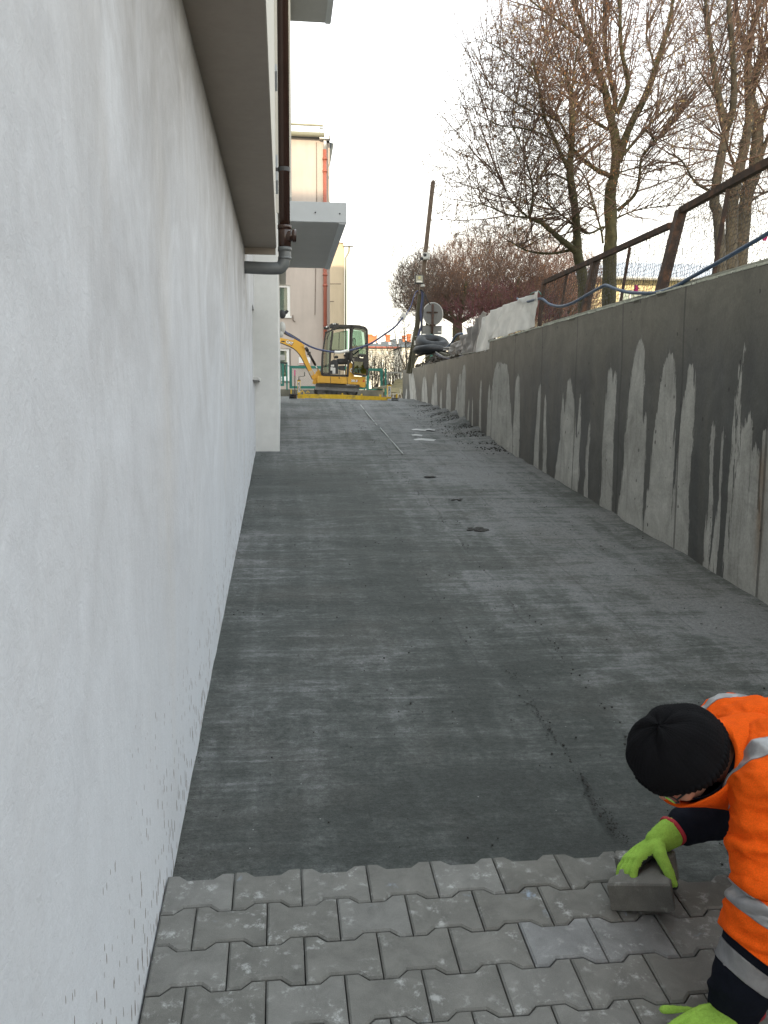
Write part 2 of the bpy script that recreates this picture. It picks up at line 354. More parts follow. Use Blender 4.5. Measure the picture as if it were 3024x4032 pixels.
M['chrome'] = simple('rod_chrome', (.55, .55, .55), .18, 1, var=.05)
M['white'] = simple('white_print', (.82, .82, .80), .6, var=.03, bump=0)
M['red'] = simple('red_print', (.35, .028, .022), .5, var=.1, bump=0)
M['blackp'] = simple('black_print', (.03, .03, .03), .5, var=.05, bump=0)
M['orangelamp'] = simple('red_reflector', (.55, .06, .03), .3, var=.05)
M['seat'] = simple('seat_vinyl', (.045, .047, .05), .6, var=.2)
M['bark'] = simple('tree_bark', (.060, .052, .038), .9, var=.5, scale=9, bump=.8, bd=.02)
M['bark_green'] = simple('mossy_bark', (.066, .062, .030), .9, var=.5, scale=6, bump=.8, bd=.02)
M['twig'] = simple('twig_bark', (.125, .078, .058), .85, var=.3, scale=4, bump=0)
M['twig_red'] = simple('reddish_twig_bark', (.15, .085, .065), .85, var=.3, scale=4, bump=0)
M['twig_hedge'] = simple('hedge_twig_bark', (.105, .088, .070), .85, var=.3, scale=4, bump=0)
M['twig_pur'] = simple('dark_red_stem_bark', (.115, .028, .036), .8, var=.3, scale=4, bump=0)
M['seed'] = simple('dry_seed_bracts', (.27, .125, .048), .85, var=.5, scale=3, bump=0)
M['seed2'] = simple('pale_dry_leaves', (.26, .20, .10), .85, var=.4, scale=3, bump=0)
def mk_tarp(name, c, tr):
    m = NM(name, .45, 0, .5); v = m.coord()
    cc = m.mix(m.ramp(m.noise(3, 6, .65, v, .6), [(.3, 0.), (.7, 1.)]), tuple(x*.78 for x in c), c); m.col(cc)
    m.bump(m.noise(7, 5, .55, v, 1.2), .6, .03); m.bump(m.noise(22, 4, .6, v, .8), .3, .01)
    tl = m.n('BsdfTranslucent'); m.l(cc, tl.inputs[0]); mx_ = m.n('MixShader'); mx_.inputs[0].default_value = tr
    out = [n_ for n_ in m.t.nodes if n_.type == 'OUTPUT_MATERIAL'][0]
    m.l(m.b.outputs[0], mx_.inputs[1]); m.l(tl.outputs[0], mx_.inputs[2]); m.l(mx_.outputs[0], out.inputs[0]); return m.m
M['tarp'] = mk_tarp('white_plastic_sheet', (.86, .855, .84), .55); M['tarp2'] = mk_tarp('dirty_plastic_sheet', (.44, .42, .41), .4)
def mk_house(name, c, stain=.2):
    m = NM(name, .92, 0, .2); v = m.coord()
    a = m.ramp(m.noise(.5, 6, .6, v, .4), [(.3, 1-stain), (.7, 1.05)]); b = m.ramp(m.noise(1, 5, .6, m.coord((2, 2, .25))), [(.35, 1-stain), (.6, 1.)])
    m.col(m.mix(1, m.mix(1, c, a, 'MULTIPLY'), b, 'MULTIPLY')); m.bump(m.noise(9, 5, .6, v), .2, .02); return m.m
M['house_beige'] = mk_house('aged_beige_render', (.50, .435, .385), .1); M['house_side'] = mk_house('side_render', (.50, .46, .40), .1)
M['house_yellow'] = mk_house('pale_yellow_render', (.62, .51, .36), .12); M['house_white'] = mk_house('cream_white_render', (.82, .79, .68), .06)
M['house_gold'] = mk_house('yellow_render', (.80, .68, .40), .1)
M['roof_grey'] = simple('grey_roof_felt', (.105, .12, .125), .8, var=.15, scale=1, bump=.1)
M['roof_blue'] = simple('blue_grey_roof', (.42, .45, .50), .7, var=.2, scale=1)
M['orange_brick'] = simple('orange_chimney_render', (.62, .19, .075), .85, var=.15, scale=2)
M['terracotta'] = simple('terracotta_pipe', (.34, .10, .062), .55, var=.15, scale=3, bump=.05)
M['zinc'] = simple('zinc', (.58, .58, .56), .4, .4, var=.1, scale=3)
M['gutter'] = simple('gutter_olive', (.30, .29, .21), .6, var=.2, scale=2)
M['win_white'] = simple('white_window_frame', (.74, .74, .72), .5, var=.03, bump=0)
M['curtain'] = simple('pale_green_curtain', (.40, .47, .42), .9, var=.2, scale=3, bump=.3, bd=.03)
def mk_glass(name, tint=(.85, .9, .88), rough=.02, alpha=.3):
    m = NM(name, rough, 0, .5); m.col(tint)
    tr = m.n('BsdfTransparent'); tr.inputs[0].default_value = (*tint, 1); gl = m.n('BsdfGlossy'); gl.inputs['Roughness'].default_value = rough
    fr = m.n('Fresnel'); fr.inputs[0].default_value = 1.5; mx_ = m.n('MixShader')
    out = [n_ for n_ in m.t.nodes if n_.type == 'OUTPUT_MATERIAL'][0]
    m.l(m.math('ADD', fr.outputs[0], .01), mx_.inputs[0]); m.l(tr.outputs[0], mx_.inputs[1]); m.l(gl.outputs[0], mx_.inputs[2]); m.l(mx_.outputs[0], out.inputs[0]); return m.m
M['glass'] = mk_glass('cab_glass', (.50, .62, .56)); M['pane'] = mk_glass('window_pane', (.9, .95, .93))
M['lens_clear'] = mk_glass('spectacle_glass', (.96, .97, .97)); [setattr(n_.inputs[0], 'default_value', 1.08) for n_ in M['lens_clear'].node_tree.nodes if n_.type == 'FRESNEL']
M['dark_room'] = simple('dark_interior', (.10, .105, .10), .8, var=.1)
def mk_fleece(name, c, rough=.95):
    m = NM(name, rough, 0, .1); v = m.coord()
    a = m.noise(300, 4, .75, v); b = m.noise(25, 5, .6, v)
    cc = m.mix(1, c, m.ramp(a, [(.3, .78), (.7, 1.15)]), 'MULTIPLY'); cc = m.mix(1, cc, m.ramp(b, [(.3, .88), (.7, 1.08)]), 'MULTIPLY'); m.col(cc)
    m.b.inputs['Sheen Weight'].default_value = .25; m.b.inputs['Sheen Roughness'].default_value = .6; m.b.inputs['Sheen Tint'].default_value = (*c, 1)
    m.bump(a, .9, .003); m.bump(b, .3, .008); return m.m
M['orange'] = mk_fleece('hi_vis_orange_fleece', (.95, .125, .010))
M['navy'] = mk_fleece('dark_navy_cloth', (.010, .012, .020)); M['knit'] = mk_fleece('black_wool', (.0085, .0085, .010))
M['lime'] = mk_fleece('lime_knit', (.36, .60, .10)); M['gloverim'] = simple('red_knit_rim', (.42, .03, .045), .9)
M['rubberglove'] = simple('black_latex', (.014, .017, .020), .6, var=.2, scale=60, bump=.6, bd=.002)
def mk_reflect():
    m = NM('reflective_tape', .42, .25, .5); v = m.coord()
    m.col(m.mix(m.ramp(m.noise(9, 6, .7, v, .5), [(.35, 0.), (.7, 1.)]), (.24, .24, .25), (.37, .37, .385)))
    m.bump(m.noise(500, 2, .5, v), .3, .001); m.bump(m.noise(18, 5, .6, v), .5, .006); return m.m
M['tape'] = mk_reflect()
M['skin'] = simple('skin', (.50, .25, .17), .55, var=.12, scale=30, bump=.2, bd=.001)
M['eye'] = simple('eye_white', (.7, .68, .65), .2, var=.02, bump=0)
M['lip'] = simple('lips', (.33, .11, .09), .5, var=.1)
M['hair'] = simple('dark_hair', (.025, .018, .014), .6, var=.3)
M['trousers'] = mk_fleece('dark_work_trousers', (.022, .024, .03))
M['boot'] = simple('leather_boot', (.045, .028, .018), .6)
M['chalk'] = simple('pale_string', (.42, .43, .42), .9, var=.2)
M['scrap'] = simple('clear_plastic_scrap', (.27, .28, .28), .4, var=.2)
M['magenta'] = simple('magenta_cloth', (.65, .03, .22), .8)
# ================================================================== SETTING
# far ground: one sheet out to the horizon, cut out where the ramp and the terrace run
g = MB()
def quad(b, x0, x1, y0, y1, z0, z1=None):
    z1 = z0 if z1 is None else z1
    b.add([(x0, y0, z0), (x1, y0, z0), (x1, y1, z1), (x0, y1, z1)], [(0, 1, 2, 3)])
quad(g, -400, 400, 60, 900, .3, .3); quad(g, -400, XR+.25, 26, 60, .1, .3); quad(g, XR+.25, 400, 34, 60, .3, .3)
quad(g, -400, -6, -60, 26, -.2, .1)
tag(g.build('street_ground', M['asphalt']), 'flat grey street ground beyond the ramp reaching to the horizon', kind='structure')

# ramp surface (damp screed) as a fine grid with low relief
nx, ny = 150, 900
xs = np.linspace(XL-.25, XR+.03, nx); tt = np.linspace(0, 1, ny); ys = -6+32.2*tt**1.0
XX, YY = np.meshgrid(xs, ys)
def relief(X, Y):
    r = 0
    for k in range(26):
        fx, fy = rng.normal(0, 5), rng.normal(0, 9); r = r+np.sin(fx*X+fy*Y+rng.uniform(0, 6))*.0016
    r += .004*np.sin(.9*Y+1)*np.sin(2.1*X)
    return r
ZZ = np.vectorize(zbed)(YY)+relief(XX, YY)
# dirt heaped along the foot of the right wall near the crest
hp = np.clip(1-np.abs(YY-15.3)/3.6, 0, 1)*np.clip((XX-(XR-.55))/.55, 0, 1)
ZZ += hp*(.11+.05*np.sin(7*YY)+.04*np.sin(17*YY+5*XX)+.02*np.sin(41*YY+31*XX))
v = np.stack([XX, YY, ZZ], -1).reshape(-1, 3)
i = np.arange(ny-1)[:, None]*nx+np.arange(nx-1)[None]; i = i.reshape(-1)
f = np.stack([i, i+1, i+nx+1, i+nx], 1)
ramp = tag(mobj('ramp', v, f, M['bed'], smooth=True), 'dark damp screed surface of the long ramp, not yet paved', kind='structure')

# upper terrace behind the retaining wall
nx2, ny2 = 70, 120
xs = np.concatenate([np.linspace(XR+.2, 12, 50), np.linspace(13, 60, 20)]); ys = np.linspace(-8, 34.5, ny2)
XX, YY = np.meshgrid(xs, ys); ZZ = .62+.05*np.sin(1.3*XX+.7*YY)+.05*np.sin(2.9*YY+XX)+.02*np.sin(9*XX)*np.sin(7*YY)
ZZ -= np.clip((YY-24)/10, 0, 1)*.3
v = np.stack([XX, YY, ZZ], -1).reshape(-1, 3); i = np.arange(ny2-1)[:, None]*nx2+np.arange(nx2-1)[None]; i = i.reshape(-1)
tag(mobj('terrace_ground', v, np.stack([i, i+1, i+nx2+1, i+nx2], 1), M['terrace'], smooth=True), 'rough soil of the raised terrace behind the wall', kind='structure')

# ------------------------------------------------------------------ pavers
LX, LY, PHI, PX_, PY_ = -.1565, 2.3731, .0061, .2, .1523
def lat(u, v): return LX+u*math.cos(PHI)-v*math.sin(PHI), LY+u*math.sin(PHI)+v*math.cos(PHI)
bedp = MB()
bedp.add([(XL-.02, -4, zpav(-4)-.03), (XR, -4, zpav(-4)-.03), (XR, LY-.16, zpav(LY-.16)-.03), (XL-.02, LY-.16, zpav(LY-.16)-.03)], [(0, 1, 2, 3)])
pavement = bedp.build('pavement', M['sand_joint'])
tag(pavement, 'newly laid grey interlocking concrete pavement at the foot of the ramp', kind='structure')
DZ = .0125
def top_edge(u):                                # signed offset of the zigzag over one stone, u in 0..1
    e1, s1 = .185, .13
    u = min(u, 1-u)
    return DZ if u <= e1 else (-DZ if u >= e1+s1 else DZ*(1-2*(u-e1)/s1))
def paver_mesh(u0=0., u1=1., g_=.0016, th=.08, ch=.0055):
    ks = sorted({u0, u1}|{k for k in (.185, .315, .685, .815) if u0 < k < u1})
    top = [(u*PX_, PY_/2+top_edge(u)) for u in ks]; bot = [(u*PX_, -PY_/2-top_edge(u)) for u in ks]
    poly = [(x, -y) for x, y in []]+bot+top[::-1]
    def inset(P, d):
        out = []; n = len(P)
        for i in range(n):
            a, b, c = [np.array(P[(i+k) % n]) for k in (-1, 0, 1)]
            e1 = (b-a)/np.linalg.norm(b-a); e2 = (c-b)/np.linalg.norm(c-b)
            n1 = np.array([-e1[1], e1[0]]); n2 = np.array([-e2[1], e2[0]]); q = n1+n2; q = q/(q@n1+1e-9) if abs(q@n1) > 1e-6 else n1
            out.append(tuple(b+q*d))
        return out
    P0 = inset(poly, g_); P1 = inset(poly, g_+ch); n = len(poly); P0b = inset(poly, g_+.0012)
    v = [(x, y, -th) for x, y in P0]+[(x, y, -.005) for x, y in P0]+[(x, y, -.0036) for x, y in P0b]+[(x, y, 0) for x, y in P1]
    f = [tuple(range(n))[::-1], tuple(range(3*n, 4*n))]
    for L_ in range(3): f += [(L_*n+i, L_*n+(i+1) % n, (L_+1)*n+(i+1) % n, (L_+1)*n+i) for i in range(n)]
    me = bpy.data.meshes.new('paver'); me.from_pydata(v, [], f); me.materials.append(M['paver']); me.update(); return me
PM = paver_mesh(); PH = paver_mesh(.5, 1.); 
def put_paver(me, j, k_u):
    """stone of row j whose left end sits at lattice u = k_u"""
    x, y = lat(k_u, (j+.5)*PY_+DZ)
    o = bpy.data.objects.new('paver', me)
    o.location = (x, y, zpav(y)+random.uniform(-.0012, .0012))
    o.rotation_euler = (math.atan(SL)+random.uniform(-.004, .004), random.uniform(-.004, .004), PHI+random.uniform(-.003, .003))
    link(o, pavement)
for j in range(0, -14, -1):
    last = {0: 1.2, -1: 1.9, -2: 2.4}.get(j, 3.3)
    if j % 2 == 0:
        k = -.2
        while k < last-.05:
            if k+.2 <= 3.25: put_paver(PM, j, k)
            k += .2
    else:
        put_paver(PH, j, -.3); k = -.1
        while k < last-.15:
            if k+.2 <= 3.25: put_paver(PM, j, k)
            k += .2

# ------------------------------------------------------------------ retaining wall
WT, WT2 = .885, .765
y_step = atX(1927, 1363, XR)[1]; Y_END = 22.6
wall = empty('retaining_wall', (XR, 8, -1.2), 'long cast concrete retaining wall with dark wet top and pale dry drip shapes, right of the ramp', 'wall')
n_y, n_z = 1150, 100
ys = np.concatenate([np.linspace(-6, 4.2, 60), np.linspace(4.22, Y_END, n_y-60)])
towers = []   # (Ytip, ztip, base half width left, right, zbase)
def img(cx, cy, ox, oy, s): return ox+cx/s, oy+cy/s
def tower(tip, base, o, p=.62):
    (tx, ty), (bx0, bx1, by) = tip, base
    a = atX(*img(tx, ty, *o), XR); b0 = atX(*img(bx0, by, *o), XR); b1 = atX(*img(bx1, by, *o), XR)
    towers.append((a[1], a[2], b0[1], b1[1], min(b0[2], b1[2]), p*.62))
o1 = (1900, 1200, 1.476); o2 = (1500, 1000, 2.074)
for tip, base, p in [((97, 330), (22, 108, 760), .5), ((125, 340), (100, 176, 760), .45), ((208, 410), (168, 212, 850), .5), ((40, 460), (22, 44, 740), .8),
        ((335, 465), (298, 328, 900), .4), ((366, 535), (350, 372, 880), .5), ((508, 430), (470, 530, 760), .6), ((525, 510), (505, 540, 760), .6), ((568, 540), (548, 566, 760), .6),
        ((470, 540), (450, 475, 760), .6), ((500, 745), (420, 555, 1010), .25), ((622, 680), (590, 612, 1080), .6), ((742, 362), (682, 745, 1120), .55), ((773, 392), (722, 758, 900), .5),
        ((917, 208), (786, 915, 1230), .6), ((948, 640), (905, 935, 1080), .5), ((1092, 275), (935, 1095, 1310), .62), ((1212, 345), (1090, 1192, 1340), .5),
        ((1348, 700), (1285, 1312, 1500), .3), ((1405, 700), (1368, 1384, 1090), .5), ((1480, 520), (1415, 1440, 1240), .3), ((1522, 235), (1500, 1512, 380), .3), ((1358, 1200), (1330, 1345, 1440), .4), ((1550, 640), (1400, 1500, 1600), .5),
        ((1590, 815), (1480, 1560, 1650), .45), ((1600, 1180), (1500, 1620, 1680), .3), ((1655, 720), (1590, 1700, 1700), .5), ((1700, 500), (1640, 1800, 1800), .5)]:
    tower(tip, base, o1, p)
for tip, base, p in [((245, 960), (240, 292, 1200), .25), ((355, 1000), (332, 380, 1200), .5), ((424, 1050), (414, 430, 1210), .5), ((445, 970), (430, 462, 1240), .5), ((492, 1110), (478, 496, 1270), .5),
        ((553, 975), (530, 570, 1290), .35), ((650, 975), (600, 640, 1320), .5), ((682, 905), (640, 682, 1340), .5), ((718, 1180), (706, 718, 1340), .5), ((752, 1165), (742, 752, 1350), .6), ((818, 1030), (800, 818, 1350), .6), ((888, 1065), (866, 890, 1400), .6), ((210, 1100), (196, 214, 1200), .5)]:
    tower(tip, base, o2, p)
for _ in range(26): # the part of the wall beside and behind the camera
    y = random.uniform(-5.8, 3.6); h_ = random.uniform(.2, 1.5); w_ = random.uniform(.03, .28); zb = zbed(y)
    towers.append((y, zb+h_, y-w_/2, y+w_/2, zb, .5))
V = []; dry = []; rust = []
Ygrid = np.repeat(ys, n_z).reshape(len(ys), n_z); T = np.tile(np.linspace(0, 1, n_z), (len(ys), 1))
ztop = np.where(ys < y_step, WT, WT2)[:, None]+.004*np.sin(ys*1.7)[:, None]
zbot = (np.vectorize(zbed)(ys)-.15)[:, None]; Zg = zbot+(ztop-zbot)*T
D = np.full(Zg.shape, -1.)
for (yt, zt, y0, y1, zb, p) in towers:
    lo, hi = min(y0, y1), max(y0, y1); q = np.clip((zt-Zg)/(zt-zb+1e-6), 0, 1.3); wgt = q**p
    c = yt+(((lo+hi)/2)-yt)*np.clip(q, 0, 1); hw = (hi-lo)/2*wgt+1e-4
    d = np.minimum((hw-np.abs(Ygrid-c))/.10, (zt-Zg)/.2); D = np.maximum(D, d)
D = np.clip(.5+D, 0, 1)
ry, rz = atX(*img(1615, 1180, *o1), XR)[1:3]; RU = np.exp(-((Ygrid-ry)/.045)**2)*np.clip((rz+.42-Zg)/.15, 0, 1)*np.clip((Zg-(rz-.55))/.4, 0, 1)
relw = .0025*np.sin(Ygrid*3.1+Zg*5)+.002*np.sin(Ygrid*11-Zg*7)
v = np.stack([np.full(Zg.shape, XR)+relw, Ygrid, Zg], -1).reshape(-1, 3)
i = np.arange(len(ys)-1)[:, None]*n_z+np.arange(n_z-1)[None]; i = i.reshape(-1)
face = mobj('wall_face', v, np.stack([i, i+1, i+n_z+1, i+n_z], 1), M['retain'], wall, smooth=True)
for nm, A_ in (('dry', D), ('rust', RU)):
    a = face.data.attributes.new(nm, 'FLOAT', 'POINT'); a.data.foreach_set('value', A_.reshape(-1).astype(np.float32))
b = MB()
b.box((XR+.01, -6, -2.4), (XR+.22, y_step, WT-.008)).box((XR+.01, y_step, -1.2), (XR+.22, Y_END, WT2-.008))
b.box((XR+.003, -6, WT-.03), (XR+.22, y_step-.004, WT+.004)).box((XR+.003, y_step, WT2-.03), (XR+.22, Y_END, WT2+.004)).box((XR+.0, Y_END, -.3), (XR+.22, Y_END+.012, WT2))
b.build('wall_core', M['lowwall'], wall)
# raised back kerb of the top, and a crumbly pale mortar lip along the front arris
yk1 = atX(2107, 1280, XR)[1]
b = MB(); b.bbox((XR+.09, -6, WT+.004), (XR+.24, yk1, WT+.055), .008); b.build('back_kerb', M['coping'], wall)
lip = MB(); y = -5.9
while y < y_step-.05:
    L_ = random.uniform(.05, .22); hgt = random.uniform(.003, .012); lip.bbox((XR-.004-random.uniform(0, .004), y, WT-random.uniform(.004, .012)), (XR+.02, min(y+L_, y_step), WT+hgt), .0025); y += L_+random.uniform(0, .03)
lp = lip.build('mortar_lip', simple('pale_mortar', (.58, .60, .52), .9, scale=30), wall); lp['kind'] = 'stuff'

# ------------------------------------------------------------------ building on the left
bld = empty('building', (XL, 5, -1.2), 'tall rendered building with white lower wall and overhanging storey, left of the ramp', 'building')
b = MB()   # lower wall with window recess
wy0, wy1, wz0, wz1 = atX(993, 1205, XL)[1], atX(1006, 1205, XL)[1], atX(1000, 1500, XL)[2], atX(997, 1210, XL)[2]
YP = 11.75
def wallgrid(x, y0, y1, z0f, z1, step=.5):
    pass
b.add([(XL, -30, -5), (XL, wy0, -1.6), (XL, wy0, 1.6), (XL, -30, 1.6)], [(0, 1, 2, 3)])
b.add([(XL, wy0, -1.6), (XL, wy1, -1.6), (XL, wy1, wz0), (XL, wy0, wz0)], [(0, 1, 2, 3)])
b.add([(XL, wy0, wz1), (XL, wy1, wz1), (XL, wy1, 3), (XL, wy0, 3)], [(0, 1, 2, 3)])
b.add([(XL, wy1, -1.6), (XL, YP, -1.6), (XL, YP, 3), (XL, wy1, 3)], [(0, 1, 2, 3)])
b.add([(XL, wy0, 1.6), (XL, wy0, 3), (XL, 8.9, 3), (XL, 8.9, 1.6)], [(0, 1, 2, 3)])
b.add([(XL, wy0, wz0), (XL, wy1, wz0), (XL-.16, wy1, wz0), (XL-.16, wy0, wz0), (XL, wy0, wz1), (XL, wy1, wz1), (XL-.16, wy1, wz1), (XL-.16, wy0, wz1)],
      [(0, 1, 2, 3), (4, 7, 6, 5), (0, 3, 7, 4), (1, 5, 6, 2)])
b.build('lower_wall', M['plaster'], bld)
w_ = MB().box((XL-.15, wy0, wz0), (XL-.12, wy0+.06, wz1)).box((XL-.15, wy1-.06, wz0), (XL-.12, wy1, wz1)).box((XL-.15, wy0+.06, wz1-.06), (XL-.12, wy1-.06, wz1)).box((XL-.15, wy0+.06, wz0), (XL-.12, wy1-.06, wz0+.06)).build('window', M['dark_metal'], bld)
MB().box((XL-.142, wy0+.05, wz0+.05), (XL-.136, wy1-.05, wz1-.05)).build('pane', M['pane'], w_); MB().box((XL-.3, wy0, wz0), (XL-.28, wy1, wz1)).build('interior', M['dark_room'], w_)
MB().bbox((XL-.12, wy0-.05, wz0+.002), (XL+.07, wy1+.04, wz0+.04), .006).build('window_sill', M['grey_plastic'], w_)
XO, HS, YE = -.0506, 1.486, atX(1090, 1034, -.0506)[1]
YE = 8.95
b = MB().box((-9, -30, HS), (XO, YE, 15)); up = b.build('upper_wall', M['upper'], bld)
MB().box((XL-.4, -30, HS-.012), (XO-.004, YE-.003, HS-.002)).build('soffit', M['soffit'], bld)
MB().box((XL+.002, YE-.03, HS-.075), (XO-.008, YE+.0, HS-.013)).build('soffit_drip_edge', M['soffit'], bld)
MB().box((-9, -30, -5.2), (XL-.32, 8.9, HS-.02)).box((-9, 8.9, -3.2), (XL-.32, YP, 14.9)).box((-9, YE+.002, 3), (XL-.0, YP, 14.9)).build('core_wall', M['upper'], bld)
b = MB(); n_ = 40   # pilaster with slightly rounded worn foot
b.bbox((-9, YP, -1.2), (XO+.004, 18.9, 2.38), .012); b.build('pilaster', M['pilaster'], bld)
XBAY = (1150-1113.5)/3463*13.4
b = MB().box((-9, YP+.002, 2.381), (XBAY-.06, 19, 15)).box((XL, 12.4, 2.72), (XBAY, 18.9, 14.8)); b.build('bay_wall', M['upper'], bld)
# parapet rim
MB().box((-9.1, -30.1, 15.001), (XBAY+.1, 19.1, 15.2)).build('roof', M['zinc'], bld)
# balconies
XB = .872
def balcony(y0, y1, z, name='balcony'):
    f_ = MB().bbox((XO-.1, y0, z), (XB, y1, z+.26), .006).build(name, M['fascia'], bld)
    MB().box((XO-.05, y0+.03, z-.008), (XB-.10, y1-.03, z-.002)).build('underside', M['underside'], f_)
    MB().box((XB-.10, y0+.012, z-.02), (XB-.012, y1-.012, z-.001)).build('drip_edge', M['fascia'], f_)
    return f_
zb_ = atY(1361, 877, 12.2)[2]
f_ = balcony(12.2, 16.35, zb_)
for cx, cy in ((1242, 836), (1338, 841)):
    p = atY(cx, cy, 12.19); MB().ell(p, (.010, .006, .010)).build('bolt', M['dark_metal'], f_, smooth=True)
p = atY(1306, 92, 16.0); balcony(11.4, 16.0, p[2])
# facade details visible as slivers beyond the overhang
for z0, z1, yy in ((2.2, 2.45, 9.3), (3.35, 3.42, 9.6), (5.2, 5.9, 9.8)):
    MB().bbox((XO-.09, yy, z0), (XO+.02, yy+.6, z1), .004).build('ledge', M['fascia'], bld)
# downpipe
PXc, PYc = .030, 8.87
def pz(y): return atY(1128, y, PYc)[2]
pipe = MB().tube([(PXc, PYc, pz(905)), (PXc, PYc, 14.9)], .054, 24).build('downpipe', M['brown_pvc'], bld, smooth=True)
br = MB().tube([(PXc, PYc, pz(975)), (PXc, PYc, pz(888))], .062, 24).tube([(PXc, PYc, pz(902)), (PXc, PYc, pz(888))], .068, 24).tube([(PXc, PYc, pz(948)), (PXc+.055, PYc-.03, pz(930)), (PXc+.10, PYc-.03, pz(930))], .05, 20).tube([(PXc+.075, PYc-.03, pz(930)), (PXc+.112, PYc-.03, pz(930))], .06, 20)
br.build('inspection_branch', M['brown_pvc'], pipe, smooth=True)
el = smooth_path([(PXc, PYc, pz(975)), (PXc, PYc, pz(1015)), (PXc-.03, PYc, pz(1048)), (PXc-.10, PYc, pz(1058)), (XL-.02, PYc, pz(1056))], 8)
MB().tube(el, .060, 24).tube([(PXc, PYc, pz(990)), (PXc, PYc, pz(974))], .067, 24).tube([(PXc, PYc, pz(1022)), (PXc, PYc, pz(1012))], .067, 24).build('drain_elbow', M['grey_pvc'], pipe, smooth=True)
for zz in (2.2, 5.0, 8.0):
    MB().tube([(PXc, PYc, zz-.02), (PXc, PYc, zz+.02)], .058, 20).beam((XO-.05, PYc, zz), (PXc, PYc, zz), .02, .03).build('pipe_bracket', M['dark_metal'], pipe)
# small fittings on the pilaster edge
MB().bbox((XO, 17.2, atY(1108, 1408, 17.2)[2]-.05), (XO+.10, 17.3, atY(1108, 1408, 17.2)[2]+.05), .008).build('wall_fitting', M['grey_plastic'], bld)
MB().beam((XO, 17.6, atY(1108, 1428, 17.6)[2]), (XO+.14, 17.6, atY(1108, 1430, 17.6)[2]), .02, .03).build('wall_fitting', M['dark_metal'], bld)
MB().tube(smooth_path([(XO, 18.2, atY(1108, 1240, 18.2)[2]), (XO+.12, 18.2, atY(1112, 1232, 18.2)[2]), (XO+.16, 18.2, atY(1118, 1222, 18.2)[2])]), .03, 10).ell(atY(1112, 1237, 18.2), (.07, .05, .09)).build('wall_lamp', M['dark_metal'], bld, smooth=True)
zz = atY(1103, 1290, 18.3)[2]
MB().ell((XO+.05, 18.3, zz), (.07, .07, .12)).ell((XO+.02, 18.3, zz-.12), (.06, .07, .08)).build('wrapped_junction', M['grey_plastic'], bld, smooth=True)

# ------------------------------------------------------------------ far buildings
def P3(x, y, Y): return atY(x, y, Y)
def extr_text(txt, name, size, mat, parent, loc, rot, depth=.002, sx=1.0, bold=0.0):
    cu = bpy.data.curves.new(name, 'FONT'); cu.body = txt; cu.size = size; cu.extrude = depth; cu.align_x = 'CENTER'; cu.align_y = 'CENTER'; cu.resolution_u = 3; cu.offset = bold
    to = bpy.data.objects.new(name+'_curve', cu); C.objects.link(to); bpy.context.view_layer.update()
    me = bpy.data.meshes.new_from_object(to.evaluated_get(bpy.context.evaluated_depsgraph_get())); bpy.data.objects.remove(to)
    o = bpy.data.objects.new(name, me); me.materials.clear(); me.materials.append(mat); link(o, parent)
    o.location = Vector(loc)-Vector(root_of(parent).location); o.rotation_euler = rot; o.scale = (sx, 1, 1); return o
# tall beige house
Yt = 42.; A = P3(1286, 560, Yt); zt = P3(1250, 545, Yt)[2]; xr_ = P3(1281, 900, Yt)[0]; xr2 = P3(1298, 900, Yt+.6)[0]
th = empty('apartment_house', (-1, Yt, .2), 'tall old beige house with terracotta red downpipe at the end of the ramp', 'house')
def win_rect(x0, x1, y0, y1, Y): a = P3(x0, y0, Y); b_ = P3(x1, y1, Y); return a[0], b_[0], b_[2], a[2]
wins = [win_rect(1088, 1143, 1122, 1246, Yt), win_rect(1088, 1140, 1372, 1494, Yt)]
xw0, xw1 = wins[0][0], wins[0][1]
b = MB(); zs = [(.0, wins[1][2]), (wins[1][3], wins[0][2]), (wins[0][3], zt)]
for z0, z1 in zs: b.box((xw0, Yt, z0), (xw1, Yt+.25, z1))
b.box((xw1, Yt, 0), (xr_, Yt+.25, zt)); b.box((-14, Yt, 0), (xw0, Yt+.25, zt)); b.box((xr_, Yt+.45, 0), (xr2, Yt+9, zt-.05)); b.box((-14, Yt+8.8, 0), (xr_, Yt+9, zt)); b.box((-14, Yt+.25, zt-.25), (xr_-.01, Yt+8.8, zt-.01))
b.build('wall', M['house_beige'], th)
for (x0, x1, z0, z1) in wins:
    W = MB().box((x1-.13, Yt+.05, z0), (x1-.0, Yt+.12, z1)).box((x0, Yt+.05, z0), (x0+.08, Yt+.12, z1)).box((x0+.08, Yt+.05, z0), (x1-.13, Yt+.12, z0+.14)).box((x0+.08, Yt+.05, z1-.1), (x1-.13, Yt+.12, z1)).build('window', M['win_white'], th)
    MB().box((x0+.07, Yt+.08, z0+.1), (x1-.11, Yt+.085, z1-.08)).build('pane', M['pane'], W)
    cu = MB(); n_ = 40; xa = np.linspace(x0+.07, x1-.12, n_)
    v = [(x, Yt+.2+.03*math.sin(i*1.1), z) for z in (z0+.05, z1-.05) for i, x in enumerate(xa)]; cu.add(v, [(i, i+1, n_+i+1, n_+i) for i in range(n_-1)]); cu.build('curtain', M['curtain'], W)
    MB().box((x0-.05, Yt-.06, z0-.07), (x1+.06, Yt+.04, z0-.002)).build('sill', M['win_white'], W)
rf = MB().box((-14, Yt-.12, zt), (P3(1300, 545, Yt)[0], Yt+9, zt+.10)); rf = rf.build('roof', M['roof_grey'], th)
MB().tube([(-13, Yt-.28, zt+.16), (P3(1275, 541, Yt)[0], Yt-.28, zt+.08)], .11, 12).build('gutter', M['gutter'], rf, smooth=True)
MB().tube([(-13, Yt-.5, zt+.52), (P3(1270, 523, Yt)[0], Yt-.5, zt+.42)], .05, 8).build('eave_rail', M['gutter'], rf)
px_ = P3(1281, 900, Yt)[0]-.02
